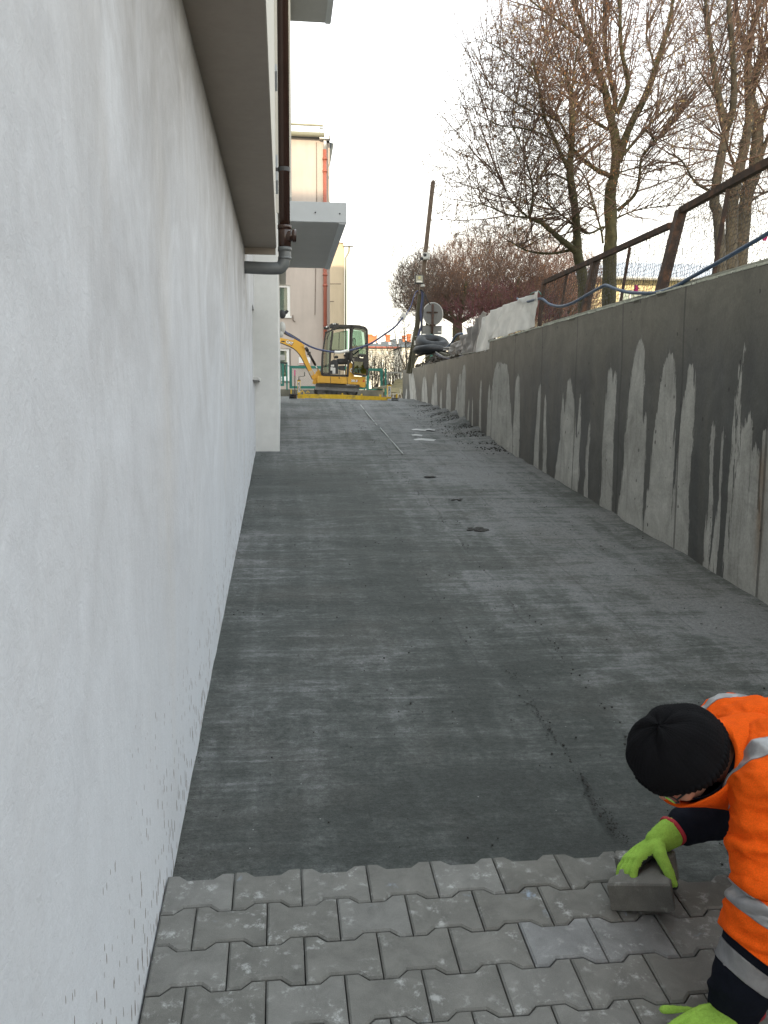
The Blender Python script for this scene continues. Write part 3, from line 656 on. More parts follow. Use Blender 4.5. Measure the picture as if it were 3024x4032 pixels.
hp_ = P3(1281, 528, Yt-.3)
pipe2 = MB().tube([(px_, Yt-.1, .3), (px_, Yt-.1, P3(1281, 592, Yt)[2])], .085, 12)
for yy in (628, 1083, 676, 1125): z_ = P3(1281, yy, Yt)[2]; pipe2.tube([(px_, Yt-.1, z_-.05), (px_, Yt-.1, z_+.05)], .11, 12)
pipe2 = pipe2.build('downpipe', M['terracotta'], th, smooth=True)
MB().tube([(px_, Yt-.1, P3(1281, 592, Yt)[2]), (px_, Yt-.1, hp_[2])], .08, 12).build('zinc_pipe', M['zinc'], pipe2, smooth=True)
MB().bbox((px_-.25, Yt-.3, hp_[2]-.2), (px_+.2, Yt, hp_[2]+.3), .02).build('rain_head', M['zinc'], pipe2)
a0, a1 = P3(1300, 548, Yt), P3(1317, 552, Yt); a2 = P3(1300, 640, Yt)
MB().prism([(a0[0], a0[2]), (a1[0], a1[2]), (a2[0]+.02, a2[2])], Yt+.5, Yt+8).build('eave_board', M['roof_grey'], th)
MB().tube([P3(1246, 560, Yt-.02), P3(1247, 800, Yt-.02), P3(1240, 1240, Yt-.02)], .012, 5).tube([P3(1153, 1240, Yt-.05), P3(1154, 1262, Yt-.05), P3(1163, 1267, Yt-.05)], .02, 5).build('wall_cable', M['wood'], th)
# notice board on that house
q0, q1 = P3(1176, 1407, Yt), P3(1222, 1437, Yt)
nb = tag(MB().bbox((q0[0], Yt-.08, q1[2]), (q1[0], Yt-.02, q0[2]), .01).build('wall_sign', M['win_white']), 'small white notice board fixed low on the beige house wall', 'sign')
MB().box((q0[0]+.02, Yt-.084, q1[2]+.03), (q1[0]-.02, Yt-.081, q1[2]+.07)).build('stripe', M['red'], nb)
# second house
Y2 = 62.; s0 = P3(1290, 955, Y2); s1 = P3(1356, 955, Y2)
h2 = empty('yellow_end_house', (3, Y2, .3), 'pale yellow house end with thin grey downpipe, behind the beige house', 'house')
MB().box((-6, Y2, 0), (s1[0], Y2+14, s0[2])).build('wall', M['house_yellow'], h2)
MB().box((-6.2, Y2-.15, s0[2]), (s1[0]+.12, Y2+14, s0[2]+.18)).build('roof', M['zinc'], h2)
d_ = P3(1358, 970, Y2); MB().tube([(s1[0]+.35, Y2-.1, s0[2]-.05), (s1[0]+.3, Y2-.1, s0[2]-.6), (s1[0]+.08, Y2-.1, s0[2]-1.0), (s1[0]+.08, Y2-.1, .3)], .07, 8).build('downpipe', M['gutter'], h2, smooth=True)
MB().bbox((s1[0]-.1, Y2-.3, s0[2]-.25), (s1[0]+.6, Y2+.1, s0[2]+.02), .04).build('rain_head', M['zinc'], h2)
for yy, xa in ((1118, 1343), (1187, 1315)):
    a_ = P3(1299, yy, Y2-.3); b2 = P3(xa, yy, Y2-.3); MB().tube([a_, b2], .025, 5).build('wall_rod', M['wood'], h2)
# white house far away
Y3 = 150.; h3 = empty('white_house', (16, Y3, .3), 'far cream white house with dark grey roof and orange chimneys beyond the hedge', 'house')
e0, e1 = P3(1395, 1361, Y3), P3(1665, 1376, Y3); ez = P3(1500, 1368, Y3)[2]
def rect3(x0, x1, y0, y1): a = P3(x0, y0, Y3); b_ = P3(x1, y1, Y3); return a[0], b_[0], b_[2], a[2]
W3 = [rect3(1498, 1512, 1376, 1397), rect3(1537, 1552, 1378, 1398), rect3(1591, 1606, 1382, 1402), rect3(1455, 1469, 1376, 1396), rect3(1425, 1438, 1374, 1395)]+[rect3(x, x+14, 1424, 1444) for x in (1425, 1455, 1498, 1537, 1591)]+[rect3(x, x+14, 1470, 1490) for x in (1425, 1455, 1498, 1537, 1591)]
xsb = sorted({e0[0], e1[0]}|{q for r in W3 for q in (r[0], r[1])})
b = MB()
b.box((e0[0], Y3+.3, 0), (e1[0], Y3+10, ez))
# facade skin 0.3 m thick pierced by the windows, in vertical strips
for xa, xb in zip(xsb[:-1], xsb[1:]):
    hs = sorted([(r[2], r[3]) for r in W3 if r[0] <= (xa+xb)/2 <= r[1]]); z_ = 0
    for z0, z1 in hs: b.box((xa, Y3, z_), (xb, Y3+.3, z0)); z_ = z1
    b.box((xa, Y3, z_), (xb, Y3+.3, ez))
b.box((e0[0], Y3-.2, ez-.5), (e1[0], Y3, ez-.3)); b.build('wall', M['house_white'], h3)
for r in W3:
    f3 = MB().box((r[0], Y3+.12, r[2]), ((r[0]+r[1])/2-.12, Y3+.2, r[3])).box(((r[0]+r[1])/2+.12, Y3+.12, r[2]), (r[1], Y3+.2, r[3])).build('window', M['curtain'], h3)
    MB().box(((r[0]+r[1])/2-.12, Y3+.1, r[2]), ((r[0]+r[1])/2+.12, Y3+.22, r[3])).build('mullion', M['win_white'], f3)
pk = P3(1556, 1333, Y3+5); lf = P3(1420, 1357, Y3)
rr = MB(); rv = [(e0[0]-.6, Y3-.6, ez), (e1[0]+.6, Y3-.6, ez), (e1[0]+.6, Y3+10.6, ez), (e0[0]-.6, Y3+10.6, ez), (e0[0]+8.5, Y3+5, pk[2]), (e1[0]-4, Y3+5, pk[2])]
rr.add(rv, [(0, 1, 5, 4), (1, 2, 5), (2, 3, 4, 5), (3, 0, 4), (3, 2, 1, 0)]); rr = rr.build('roof', M['roof_grey'], h3)
MB().tube([(e0[0]-.6, Y3-.7, ez-.02), (e1[0]+.6, Y3-.7, ez-.02)], .16, 6).build('gutter', M['terracotta'], rr)
for (x0, x1, y0, y1) in ((1451, 1484, 1316, 1357), (1521, 1536, 1317, 1338), (1587, 1597, 1321, 1336), (1605, 1617, 1314, 1342)):
    a_ = P3(x0, y0, Y3+3); b2 = P3(x1, y1+6, Y3+3); ck = MB().bbox((a_[0], Y3+3, b2[2]-.6), (b2[0], Y3+4.2, a_[2]-.25), .03).build('chimney', M['orange_brick'], rr)
    MB().bbox((a_[0]-.1, Y3+2.9, a_[2]-.25), (b2[0]+.1, Y3+4.3, a_[2]), .03).build('chimney_cap', M['orange_brick'], ck)
a_ = P3(1563, 1329, Y3+2); MB().bbox((a_[0]-.15, Y3+1.7, a_[2]-1.2), (a_[0]+.25, Y3+2.2, a_[2]), .03).build('vent_pipe', M['win_white'], rr)
for x_, y_ in ((1494, 1351), (1535, 1353), (1474, 1350)):
    a_ = P3(x_, y_, Y3+1.3); MB().box((a_[0]-.22, Y3+1.0, a_[2]-.2), (a_[0]+.22, Y3+1.2, a_[2]+.2)).build('skylight', M['win_white'], rr)
dsh = P3(1474, 1315, Y3+2.7); dm = MB(); nr = 24
pts = [(0, 0, 0)]+[(math.cos(t)*.38, -.10, math.sin(t)*.38) for t in np.linspace(0, 2*math.pi, nr, endpoint=False)]
vv = [(dsh[0]+p_[0], dsh[1]-.05+p_[1], dsh[2]+p_[2]) for p_ in pts]; dm.add(vv, [(0, 1+i, 1+(i+1) % nr) for i in range(nr)])
do = empty('satellite_dish', tuple(dsh), 'round white satellite dish mounted on the leftmost orange chimney', 'satellite dish')
dm.build('reflector', M['white'], do); MB().beam((dsh[0], dsh[1], dsh[2]), (dsh[0]+.1, dsh[1]+.35, dsh[2]-.3), .05, .05).build('arm', M['zinc'], do)
# small orange roof things seen under the round sign belong to another far house
Y4 = 120.; a_ = P3(1700, 1333, Y4)
h4 = empty('far_house', (a_[0], Y4, .3), 'far house with bright orange chimney glimpsed through the trees below the round sign', 'house')
MB().box((a_[0]-4, Y4, 0), (a_[0]+14, Y4+9, a_[2]-1.2)).build('wall', M['house_white'], h4)
r4 = MB().add([(a_[0]-4.5, Y4-.5, a_[2]-1.2), (a_[0]+14.5, Y4-.5, a_[2]-1.2), (a_[0]+14.5, Y4+9.5, a_[2]-1.2), (a_[0]-4.5, Y4+9.5, a_[2]-1.2), (a_[0]-1, Y4+4.5, a_[2]-.3), (a_[0]+11, Y4+4.5, a_[2]-.3)], [(0, 1, 5, 4), (1, 2, 5), (2, 3, 4, 5), (3, 0, 4)]).build('roof', M['roof_grey'], h4)
MB().bbox((a_[0]-.2, Y4+2, a_[2]-1.2), (a_[0]+1.5, Y4+3, a_[2]+.1), .03).build('chimney', M['orange_brick'], r4)
# yellow house on the right behind the railing
Y5 = 46.; h5 = empty('golden_house', (24, Y5, .3), 'yellow rendered house with blue grey roof behind the railing on the right', 'house')
x0 = P3(2140, 1200, Y5)[0]; zt5 = P3(2600, 1105, Y5)[2]
b = MB(); wn = []
cols = np.arange(x0+1.2, x0+24, 2.9); z_a, z_b = 1.3, 3.0
xsb = [x0]+[q for c_ in cols for q in (c_, c_+1.3)]+[x0+26]
for k in range(len(xsb)-1):
    xa, xb = xsb[k], xsb[k+1]
    zlev = [(1.4, 3.1), (4.3, 5.9)]
    if k % 2 == 1:
        b.box((xa, Y5, 0), (xb, Y5+.3, 1.4)); b.box((xa, Y5, 3.1), (xb, Y5+.3, 4.3)); b.box((xa, Y5, 5.9), (xb, Y5+.3, zt5)); wn += [(xa, xb, 1.4, 3.1), (xa, xb, 4.3, 5.9)]
    else: b.box((xa, Y5, 0), (xb, Y5+.3, zt5))
b.box((x0, Y5+.31, 0), (x0+26, Y5+10, zt5-.01)); b.build('wall', M['house_gold'], h5)
for (xa, xb, z0, z1) in wn:
    W = MB().box((xa, Y5+.1, z0), (xa+.1, Y5+.2, z1)).box((xb-.1, Y5+.1, z0), (xb, Y5+.2, z1)).box((xa+.1, Y5+.1, z0), (xb-.1, Y5+.2, z0+.1)).box((xa+.1, Y5+.1, z1-.1), (xb-.1, Y5+.2, z1)).box(((xa+xb)/2-.05, Y5+.11, z0+.1), ((xa+xb)/2+.05, Y5+.19, z1-.1)).build('window', M['win_white'], h5)
    MB().box((xa+.1, Y5+.16, z0+.1), (xb-.1, Y5+.165, z1-.1)).build('pane', M['curtain'], W)
r5 = MB().add([(x0-.6, Y5-.7, zt5), (x0+26.6, Y5-.7, zt5), (x0+26.6, Y5+10.7, zt5), (x0-.6, Y5+10.7, zt5), (x0+6, Y5+5, zt5+1.7), (x0+22, Y5+5, zt5+1.7)], [(0, 1, 5, 4), (1, 2, 5), (2, 3, 4, 5), (3, 0, 4), (3, 2, 1, 0)]).build('roof', M['roof_blue'], h5)
MB().tube([(x0-.6, Y5-.75, zt5), (x0+26.6, Y5-.75, zt5)], .09, 8).build('gutter', M['zinc'], r5)
# ================================================================== FENCE AND LOW WALL, Y about 31
YF = 31.
def fx(x, y, Y=YF): p = atY(x, y, Y); return p[0], p[2]
lw0, lw1 = fx(1095, 1531)[0], fx(1600, 1545)[0]; lz = fx(1300, 1534)[1]
lwall = MB()
lwall.bbox((lw0-1, YF-.1, -.1), (fx(1508, 1545)[0], YF+.12, lz), .02)
tag(lwall.build('low_wall', M['lowwall']), 'low weathered concrete wall carrying the green fence at the ramp top', 'wall')
gf = empty('green_fence', (1.5, YF, lz), 'green painted steel fence with wire mesh panels behind the yellow excavator', 'fence')
def frame(x0, y0, x1, y1, t=.07, mat='green', Y=YF, mesh=True, nm='panel_frame'):
    a = fx(x0, y0, Y); b_ = fx(x1, y1, Y); X0, X1, Z0, Z1 = a[0], b_[0], b_[1], a[1]
    fr = MB().box((X0, Y-.03, Z0), (X0+t, Y+.03, Z1)).box((X1-t, Y-.03, Z0), (X1, Y+.03, Z1)).box((X0+t, Y-.03, Z0), (X1-t, Y+.03, Z0+t)).box((X0+t, Y-.03, Z1-t), (X1-t, Y+.03, Z1)).build(nm, M[mat], gf)
    if mesh:
        mm = MB(); s_ = .085; X0 += t; X1 -= t; Z0 += t; Z1 -= t; W_, H_ = X1-X0, Z1-Z0
        for sg in (1, -1):
            for k in np.arange(-H_, W_, s_):
                # line x = k + q, z = q (sg=1) or mirrored
                q0, q1 = max(0, -k), min(H_, W_-k)
                if q1-q0 < .03: continue
                pa = (X0+k+q0, Y, Z0+q0) if sg == 1 else (X1-(k+q0), Y, Z0+q0); pb = (X0+k+q1, Y, Z0+q1) if sg == 1 else (X1-(k+q1), Y, Z0+q1)
                mm.tube([pa, pb], .006, 3, cap=False)
        o = mm.build('wire_mesh', M['fence_wire'], fr); o['kind'] = 'stuff'
    return fr
frame(1098, 1427, 1119, 1520); frame(1139, 1440, 1272, 1531, .09); frame(1276, 1443, 1440, 1534, .09, mesh=False)
frame(1443, 1450, 1507, 1541, .09, mesh=False)
frame(1524, 1464, 1580, 1554, .05, 'fence_wire', mesh=False)
for x0, x1, y0, y1 in ((1126, 1133, 1427, 1535), (1514, 1520, 1452, 1557)):
    a = fx(x0, y0); b_ = fx(x1, y1); MB().box((a[0], YF-.12, b_[1]), (b_[0], YF-.04, a[1])).build('post', M['green'], gf)
for y_ in (1441, 1505):
    a = fx(1119, y_); b_ = fx(1140, y_); MB().tube([(a[0], YF-.05, a[1]), (b_[0], YF-.05, b_[1])], .012, 6).build('hinge', M['dark_metal'], gf)

# ================================================================== SCREEDING RIG
YS = 19.75
def sx(x, y, Y=YS): p = atY(x, y, Y); return np.array([p[0], p[1], p[2]])
rig = empty('levelling_beam', tuple(sx(1340, 1570)), 'long yellow levelling beam with two upright jack posts lying across the ramp top', 'levelling beam')
for x0, x1, yl, yr, ybl, ybr in ((1196, 1347, 1551, 1554, 1567, 1571), (1350, 1422, 1554, 1557, 1571, 1574), (1427, 1498, 1558, 1561, 1575, 1577), (1500, 1526, 1563, 1564, 1577, 1578)):
    a, b_, c, d = sx(x0, yl), sx(x1, yr), sx(x1, ybr), sx(x0, ybl)
    MB().prism([(d[0], d[2]), (c[0], c[2]), (b_[0], b_[2]), (a[0], a[2])], YS, YS+.10).build('beam', M['yellow_steel'], rig)
for x, y in ((1197, 1551), (1349, 1554), (1425, 1557), (1499, 1560)):
    a = sx(x, y); MB().box((a[0]-.012, YS-.012, a[2]-.1), (a[0]+.012, YS+.12, a[2]+.035)).build('bracket', M['yellow_steel'], rig)
for k, (x0, x1, y0, y1, txt) in enumerate(((1171, 1183, 1496, 1552, 'GEPLER'), (1526, 1540, 1513, 1570, 'LTC802'))):
    a, b_ = sx(x0, y0), sx(x1, y1)
    po = MB().bbox((a[0], YS-.03, b_[2]), (b_[0], YS+.07, a[2]), .006).build('jack_post', M['yellow_steel'], rig)
    zc = (a[2]*.55+b_[2]*.45); MB().box((a[0]+.008, YS-.0345, zc-.13), (b_[0]-.008, YS-.0315, zc+.10)).build('label_plate', M['white'], po)
    extr_text(txt, 'lettering', .062, M['blackp'], po, ((a[0]+b_[0])/2, YS-.036, zc-.015), (R_(90), R_(-90), 0), .001, 1.0, .001)
    MB().box((a[0]-.006, YS-.035, a[2]-.012), (b_[0]+.006, YS+.075, a[2]+.004)).build('cap', M['rust'], po)
    cx_ = (a[0]+b_[0])/2
    if k == 0:
        c0, c1, c2, c3 = sx(1177, 1496), sx(1177, 1482), sx(1199, 1481), sx(1199, 1464)
    else: c0, c1, c2, c3 = sx(1533, 1513), sx(1531, 1503), sx(1537, 1500), sx(1537, 1496)
    MB().tube([c0, c1], .013, 8).tube([c1, c2], .007, 8).tube([c2, c3], .012, 8).build('crank', M['grey_cable'], po, smooth=True)
a, b_ = sx(1139, 1562), sx(1168, 1562); MB().tube([a+[0, 0, .0], b_], .045, 14).build('roller', M['rubber'], rig, smooth=True)
a, b_ = sx(1138, 1553), sx(1172, 1553); MB().box((a[0], YS-.06, a[2]-.012), (b_[0], YS+.06, a[2]+.012)).build('roller_bracket', M['dark_metal'], rig)
a, b_ = sx(1144, 1533), sx(1149, 1552); MB().box((a[0], YS-.015, b_[2]), (b_[0], YS+.015, a[2])).build('stop_pin', M['yellow_steel'], rig)
a, b_ = sx(1171, 1553), sx(1190, 1569); MB().prism([(a[0], b_[2]), (b_[0]+.06, b_[2]), (b_[0]+.02, a[2]), (a[0], a[2])], YS-.01, YS+.08).build('end_plate', M['yellow_steel'], rig)
for x_, y_ in ((1190, 1545), (1212, 1546)):
    a = sx(x_, y_, YS+.2); MB().tube([a+[-.03, 0, 0], a+[0, 0, .04], a+[.035, 0, 0]], .012, 6).build('handle', M['yellow_steel'], rig)
a, b_ = sx(1543, 1570), sx(1568, 1576); MB().box((a[0], YS-.06, a[2]-.01), (b_[0], YS+.06, a[2]+.014)).build('roller_bracket', M['dark_metal'], rig)
a, b_ = sx(1559, 1551), sx(1565, 1568); MB().box((a[0], YS-.015, b_[2]), (b_[0], YS+.015, a[2])).build('stop_pin', M['yellow_steel'], rig)
a, b_ = sx(1541, 1577), sx(1568, 1578); MB().tube([a, b_], .025, 10).build('roller', M['rubber'], rig, smooth=True)
# measuring stake
rod = empty('marking_stake', tuple(sx(1161, 1570)), 'thin marking stake with bright pink tip standing by the left end of the yellow beam', 'stake')
MB().tube([sx(1161, 1569, YS-.12), sx(1161, 1479, YS-.12)], .010, 8).build('stake', M['rust'], rod)
MB().tube([sx(1161, 1479, YS-.12), sx(1161, 1457, YS-.12)], .012, 8).build('pink_tip', M['magenta'], rod)

# ================================================================== EXCAVATOR (profile traced at its near side)
YE0, YE1 = 25.0, 26.0
OX, OY, OS = 1080, 1240, 3.95
def e2(cx, cy, Y=YE0): p = atY(OX+cx/OS, OY+cy/OS, Y); return (p[0], p[2])
def e3(cx, cy, Y=YE0): p = atY(OX+cx/OS, OY+cy/OS, Y); return np.array(p)
ex = empty('mini_excavator', (e2(1000, 1240)[0], 25.5, zbed(25.5)), 'yellow and black mini excavator with glazed cab parked at the top of the ramp', 'excavator')
def pr(pts, y0, y1, name, mat, parent=ex, smooth=False): return MB().prism([e2(*p) for p in pts], y0, y1).build(name, M[mat], parent, smooth)
body = pr([(690, 945), (760, 952), (1140, 965), (1165, 780), (1195, 738), (1215, 760), (1240, 955), (1420, 965), (1418, 1120), (1395, 1130), (1330, 1115), (1320, 1085), (1060, 1070), (680, 1052), (668, 1000)], YE0, YE1, 'body', 'cat_yellow')
for pts in ([(876, 960), (876, 1062)], [(1132, 968), (1140, 1078)]):
    MB().beam(e3(*pts[0], YE0-.004), e3(*pts[1], YE0-.004), .01, .01).build('panel_gap', M['blackp'], body)
MB().tube([e3(1010, 978, YE0-.01), e3(1010, 978, YE0+.02)], .018, 12).build('filler_cap', M['blackp'], body)
pr([(1372, 1040), (1398, 1005), (1406, 1042)], YE0-.012, YE0-.002, 'rear_reflector', 'orangelamp', body)
# number plate lettering
c = e3(1245, 1025, YE0-.006); pr([(1285, 1008), (1297, 1008), (1309, 1027), (1297, 1044), (1285, 1044)], YE0-.006, YE0-.001, 'hexagon_mark', 'red', body)
extr_text('301.8', 'model_number', .085, M['blackp'], body, tuple(c+[.004, .003, -.004]), (R_(90), R_(2), 0), .001, .95, .006)
extr_text('301.8', 'model_number', .085, M['white'], body, tuple(c+[0, -.002, 0]), (R_(90), R_(2), 0), .002, .95, .003)
# swing bracket and boom
YB = 25.45
pr([(600, 1060), (625, 965), (655, 880), (690, 850), (722, 870), (742, 935), (800, 945), (822, 975), (822, 1060), (700, 1068), (640, 1075)], YB-.16, YB+.12, 'swing_bracket', 'cat_yellow')
for cx, cy, r in ((632, 985, .035), (692, 872, .03), (450, 475, .032), (735, 1015, .06)):
    MB().tube([e3(cx, cy, YB-.19), e3(cx, cy, YB+.15)], r, 14).build('pivot_pin', M['cab_black' if cx == 735 else 'cat_yellow'], ex, smooth=False)
bo = [(60, 335), (290, 382), (312, 362), (345, 344), (385, 368), (425, 412), (455, 455), (480, 505), (492, 600), (530, 700), (590, 840), (640, 925), (660, 1000), (632, 1030), (600, 995), (545, 885), (505, 800), (470, 735), (438, 668), (400, 605), (350, 545), (300, 505), (235, 470), (60, 400)]
boom = pr(bo, YB-.10, YB+.08, 'boom', 'cat_yellow')
pr([(60, 401), (235, 471), (300, 506), (350, 546), (400, 606), (438, 669), (470, 736), (505, 801), (545, 886), (600, 996), (596, 1003), (540, 890), (465, 742), (433, 676), (395, 613), (346, 553), (297, 514), (232, 479), (60, 409)], YB-.105, YB+.085, 'boom_edge', 'blackp', boom)
pr([(266, 424), (280, 432), (286, 452), (276, 468), (258, 466)], YB-.106, YB-.101, 'hexagon_mark', 'red', boom)
c = e3(237, 432, YB-.11); extr_text('CAT', 'lettering', .10, M['blackp'], boom, tuple(c+[.005, .003, -.006]), (R_(90), R_(18), 0), .001, 1., .008); extr_text('CAT', 'lettering', .10, M['white'], boom, tuple(c), (R_(90), R_(18), 0), .002, 1., .004)
pr([(530, 880), (590, 850), (620, 925), (575, 945)], YB-.104, YB-.101, 'worn_patch', 'house_yellow', boom)
pr([(105, 392), (150, 388), (172, 400), (150, 412), (105, 404)], YB-.107, YB-.101, 'clamp_block', 'blackp', boom)
cyl = MB().tube([e3(488, 505, YB-.13), e3(640, 782, YB-.13)], .036, 14).tube([e3(488, 505, YB-.13), e3(520, 562, YB-.13)], .045, 14).build('boom_cylinder', M['cab_black'], ex, smooth=True)
MB().tube([e3(640, 782, YB-.13), e3(684, 858, YB-.13)], .018, 10).build('piston_rod', M['chrome'], cyl, smooth=True)
MB().bbox(e3(545, 600, YB-.17)+[-.06, -.03, -.05], e3(545, 600, YB-.17)+[.04, .02, .05], .01).build('hose_guard', M['cab_black'], cyl)
MB().tube(smooth_path([e3(60, 215, YB-.03), e3(130, 262, YB-.03), e3(230, 318, YB-.03), e3(335, 362, YB-.03)]), .034, 10).build('stick_cylinder', M['cab_black'], ex, smooth=True)
for k in range(3):
    MB().tube(smooth_path([e3(100, 190+14*k, YB-.08+.05*k), e3(160, 248+12*k, YB-.1+.05*k), e3(240, 290+12*k, YB-.1+.05*k), e3(330, 345+6*k, YB-.1+.05*k), e3(400, 390, YB-.1+.05*k), e3(425, 430, YB-.08+.05*k)]), .013, 6).build('hydraulic_hose', M['black_cable'], ex, smooth=True)
# undercarriage: blade, two tracks turned a little, slew ring
bl = MB(); q = [e3(650, 1063, YE0-.42), e3(1328, 1098, YE0-.42), e3(1322, 1198, YE0-.40), e3(630, 1160, YE0-.40)]
mid = [(q[0]+q[3])/2+[0, .05, 0], (q[1]+q[2])/2+[0, .05, 0]]
vv = [q[0], q[1], mid[1], mid[0], q[2], q[3]]; bk = [p_+[0, .045, 0] for p_ in vv]
bl.add(vv+bk, [(0, 3, 2, 1), (3, 5, 4, 2), (6, 7, 8, 9), (9, 8, 10, 11), (0, 1, 7, 6), (5, 11, 10, 4), (0, 6, 9, 3), (3, 9, 11, 5), (1, 2, 8, 7), (2, 4, 10, 8)]); bl.build('dozer_blade', M['blade'], ex)
MB().beam(e3(800, 1130, YE0-.3), e3(900, 1150, YE0+.3), .08, .08).beam(e3(1150, 1130, YE0-.3), e3(1080, 1150, YE0+.3), .08, .08).build('blade_arm', M['blade'], ex)
xt0, xt1 = e2(640, 1200)[0], e2(1290, 1230)[0]; zt0 = zbed(25.2)+.0
for Yc in (YE0-.12, YE1-.25):
    tk = MB(); n_ = 44; path = []
    zc = zt0+.165; r = .155
    for t in np.linspace(math.pi/2, 3*math.pi/2, 12): path.append((xt0+r+r*math.cos(t), zc+r*math.sin(t)))
    for t in np.linspace(-math.pi/2, math.pi/2, 12): path.append((xt1-r+r*math.cos(t), zc+r*math.sin(t)))
    n_ = len(path); inn = [((xt0+xt1)/2+(x_-(xt0+xt1)/2)*.965, zc+(z_-zc)*.80) for x_, z_ in path]
    v = [(x_, Yc, z_) for x_, z_ in path]+[(x_, Yc, z_) for x_, z_ in inn]+[(x_, Yc+.24, z_) for x_, z_ in path]+[(x_, Yc+.24, z_) for x_, z_ in inn]
    f = []
    for i in range(n_):
        j = (i+1) % n_; f += [(i, j, n_+j, n_+i), (2*n_+i, 3*n_+i, 3*n_+j, 2*n_+j), (i, 2*n_+i, 2*n_+j, j), (n_+i, n_+j, 3*n_+j, 3*n_+i)]
    tk.add(v, f)
    L_ = 0
    for i in range(n_):
        a_ = np.array(path[i]); b_ = np.array(path[(i+1) % n_]); m_ = max(1, int(np.linalg.norm(b_-a_)/.06))
        for q_ in range(m_):
            p_ = a_+(b_-a_)*(q_+.3)/m_; d_ = p_-np.array([np.clip(p_[0], xt0+r, xt1-r), zc]); d_ /= np.linalg.norm(d_)
            tk.beam((p_[0], Yc+.01, p_[1]), (p_[0]+d_[0]*.02, Yc+.01, p_[1]+d_[1]*.02), .03, .02); tk.beam((p_[0]+d_[0]*.004, Yc, p_[1]+d_[1]*.004), (p_[0]+d_[0]*.004, Yc+.24, p_[1]+d_[1]*.004), .02, .025)
    tr_ = tk.build('track', M['track'], ex)
    for x_ in (xt0+r, xt1-r): MB().tube([(x_, Yc+.02, zc), (x_, Yc+.22, zc)], .115, 18).build('sprocket', M['blade'], tr_)
    for x_ in np.linspace(xt0+.38, xt1-.38, 4): MB().tube([(x_, Yc-.01, zc-.075), (x_, Yc+.2, zc-.075)], .05, 12).build('roller', M['blade'], tr_)
    MB().box((xt0+.2, Yc+.05, zc-.05), (xt1-.2, Yc+.2, zc+.05)).build('track_frame', M['blade'], tr_)
zc = zt0+.36; xm = (xt0+xt1)/2
MB().tube([(xm, 25.5, zc-.12), (xm, 25.5, e2(1000, 1070)[1]+.02)], .3, 24).build('slew_ring', M['cab_black'], ex)
MB().box((xt0+.3, YE0+.1, zc-.16), (xt1-.3, YE1-.2, zc-.02)).build('car_body', M['blade'], ex)
# cab: near and far side frames
cab = MB().box((e2(760, 940)[0], YE0+.02, e2(900, 955)[1]), (e2(1215, 940)[0], YE1-.05, e2(900, 925)[1])).build('cab', M['cab_black'], ex)
def frame_side(Y, nm, seg):
    b = MB()
    for a_, b_, w_ in seg: b.beam(e3(*a_, Y), e3(*b_, Y), w_, .045, up=(0, 1, 0))
    return b.build(nm, M['cab_black'], ex)
seg_near = [((800, 275), (752, 600), .045), ((752, 600), (738, 925), .06), ((908, 250), (872, 560), .055), ((872, 560), (856, 915), .055), ((735, 928), (1150, 952), .05),
            ((800, 275), (890, 240), .04), ((890, 240), (935, 195), .06), ((935, 195), (1010, 172), .07), ((1010, 172), (1200, 175), .07), ((1204, 180), (1190, 700), .07), ((1190, 700), (1148, 760), .065), ((1148, 760), (1140, 950), .06),
            ((875, 548), (1185, 556), .03), ((1200, 175), (1400, 190), .05), ((1400, 190), (1445, 235), .05), ((1445, 235), (1452, 600), .04), ((1452, 600), (1450, 930), .05)]
frame_side(YE0+.02, 'side_frame', seg_near)
seg_far = [((830, 280), (790, 930), .05), ((1180, 195), (1180, 930), .05), ((830, 280), (940, 200), .045), ((940, 200), (1180, 190), .05), ((1180, 190), (1400, 205), .05), ((1400, 205), (1440, 620), .05), ((1010, 280), (1005, 545), .016), ((790, 560), (1180, 560), .03), ((1180, 620), (1440, 620), .04)]
frame_side(YE1-.06, 'side_frame', seg_far)
for p_ in ((800, 278), (940, 196), (1200, 178), (1400, 195), (1446, 600)):
    MB().beam(e3(*p_, YE0+.03), e3(*p_, YE1-.05), .05, .045).build('cross_bar', M['cab_black'], ex)
pr([(930, 188), (1000, 158), (1200, 150), (1330, 158), (1420, 190), (1448, 228), (1430, 232), (1398, 204), (1200, 176), (1000, 184), (945, 206)], YE0, YE1-.03, 'cab_roof', 'roof_panel')
pr([(880, 950), (780, 932), (740, 925), (752, 880), (870, 895)], YE0+.05, YE1-.08, 'front_lower_panel', 'cab_black')
gl = MB(); 
def pane(pts, Y, parent=ex, nm='window_pane'): return MB().prism([e2(*p) for p in pts], Y, Y+.006).build(nm, M['glass'], parent)
pane([(880, 560), (912, 250), (1190, 195), (1185, 556)], YE1-.07); pane([(1205, 200), (1400, 210), (1440, 600), (1195, 600)], YE1-.07)
pane([(760, 600), (800, 285), (900, 250), (868, 550), (866, 600)], YE0+.03); pane([(745, 900), (762, 605), (864, 600), (852, 905)], YE0+.03)
# front lattice bars and mirror seen through the glass
MB().tube([e3(875, 560, YE0+.3), e3(868, 340, YE0+.3), e3(895, 330, YE0+.3)], .012, 6).build('grab_rail', M['cab_black'], ex)
MB().tube([e3(815, 380, YE0-.0), e3(862, 280, YE0-.0)], .009, 6).build('wiper', M['cab_black'], ex)
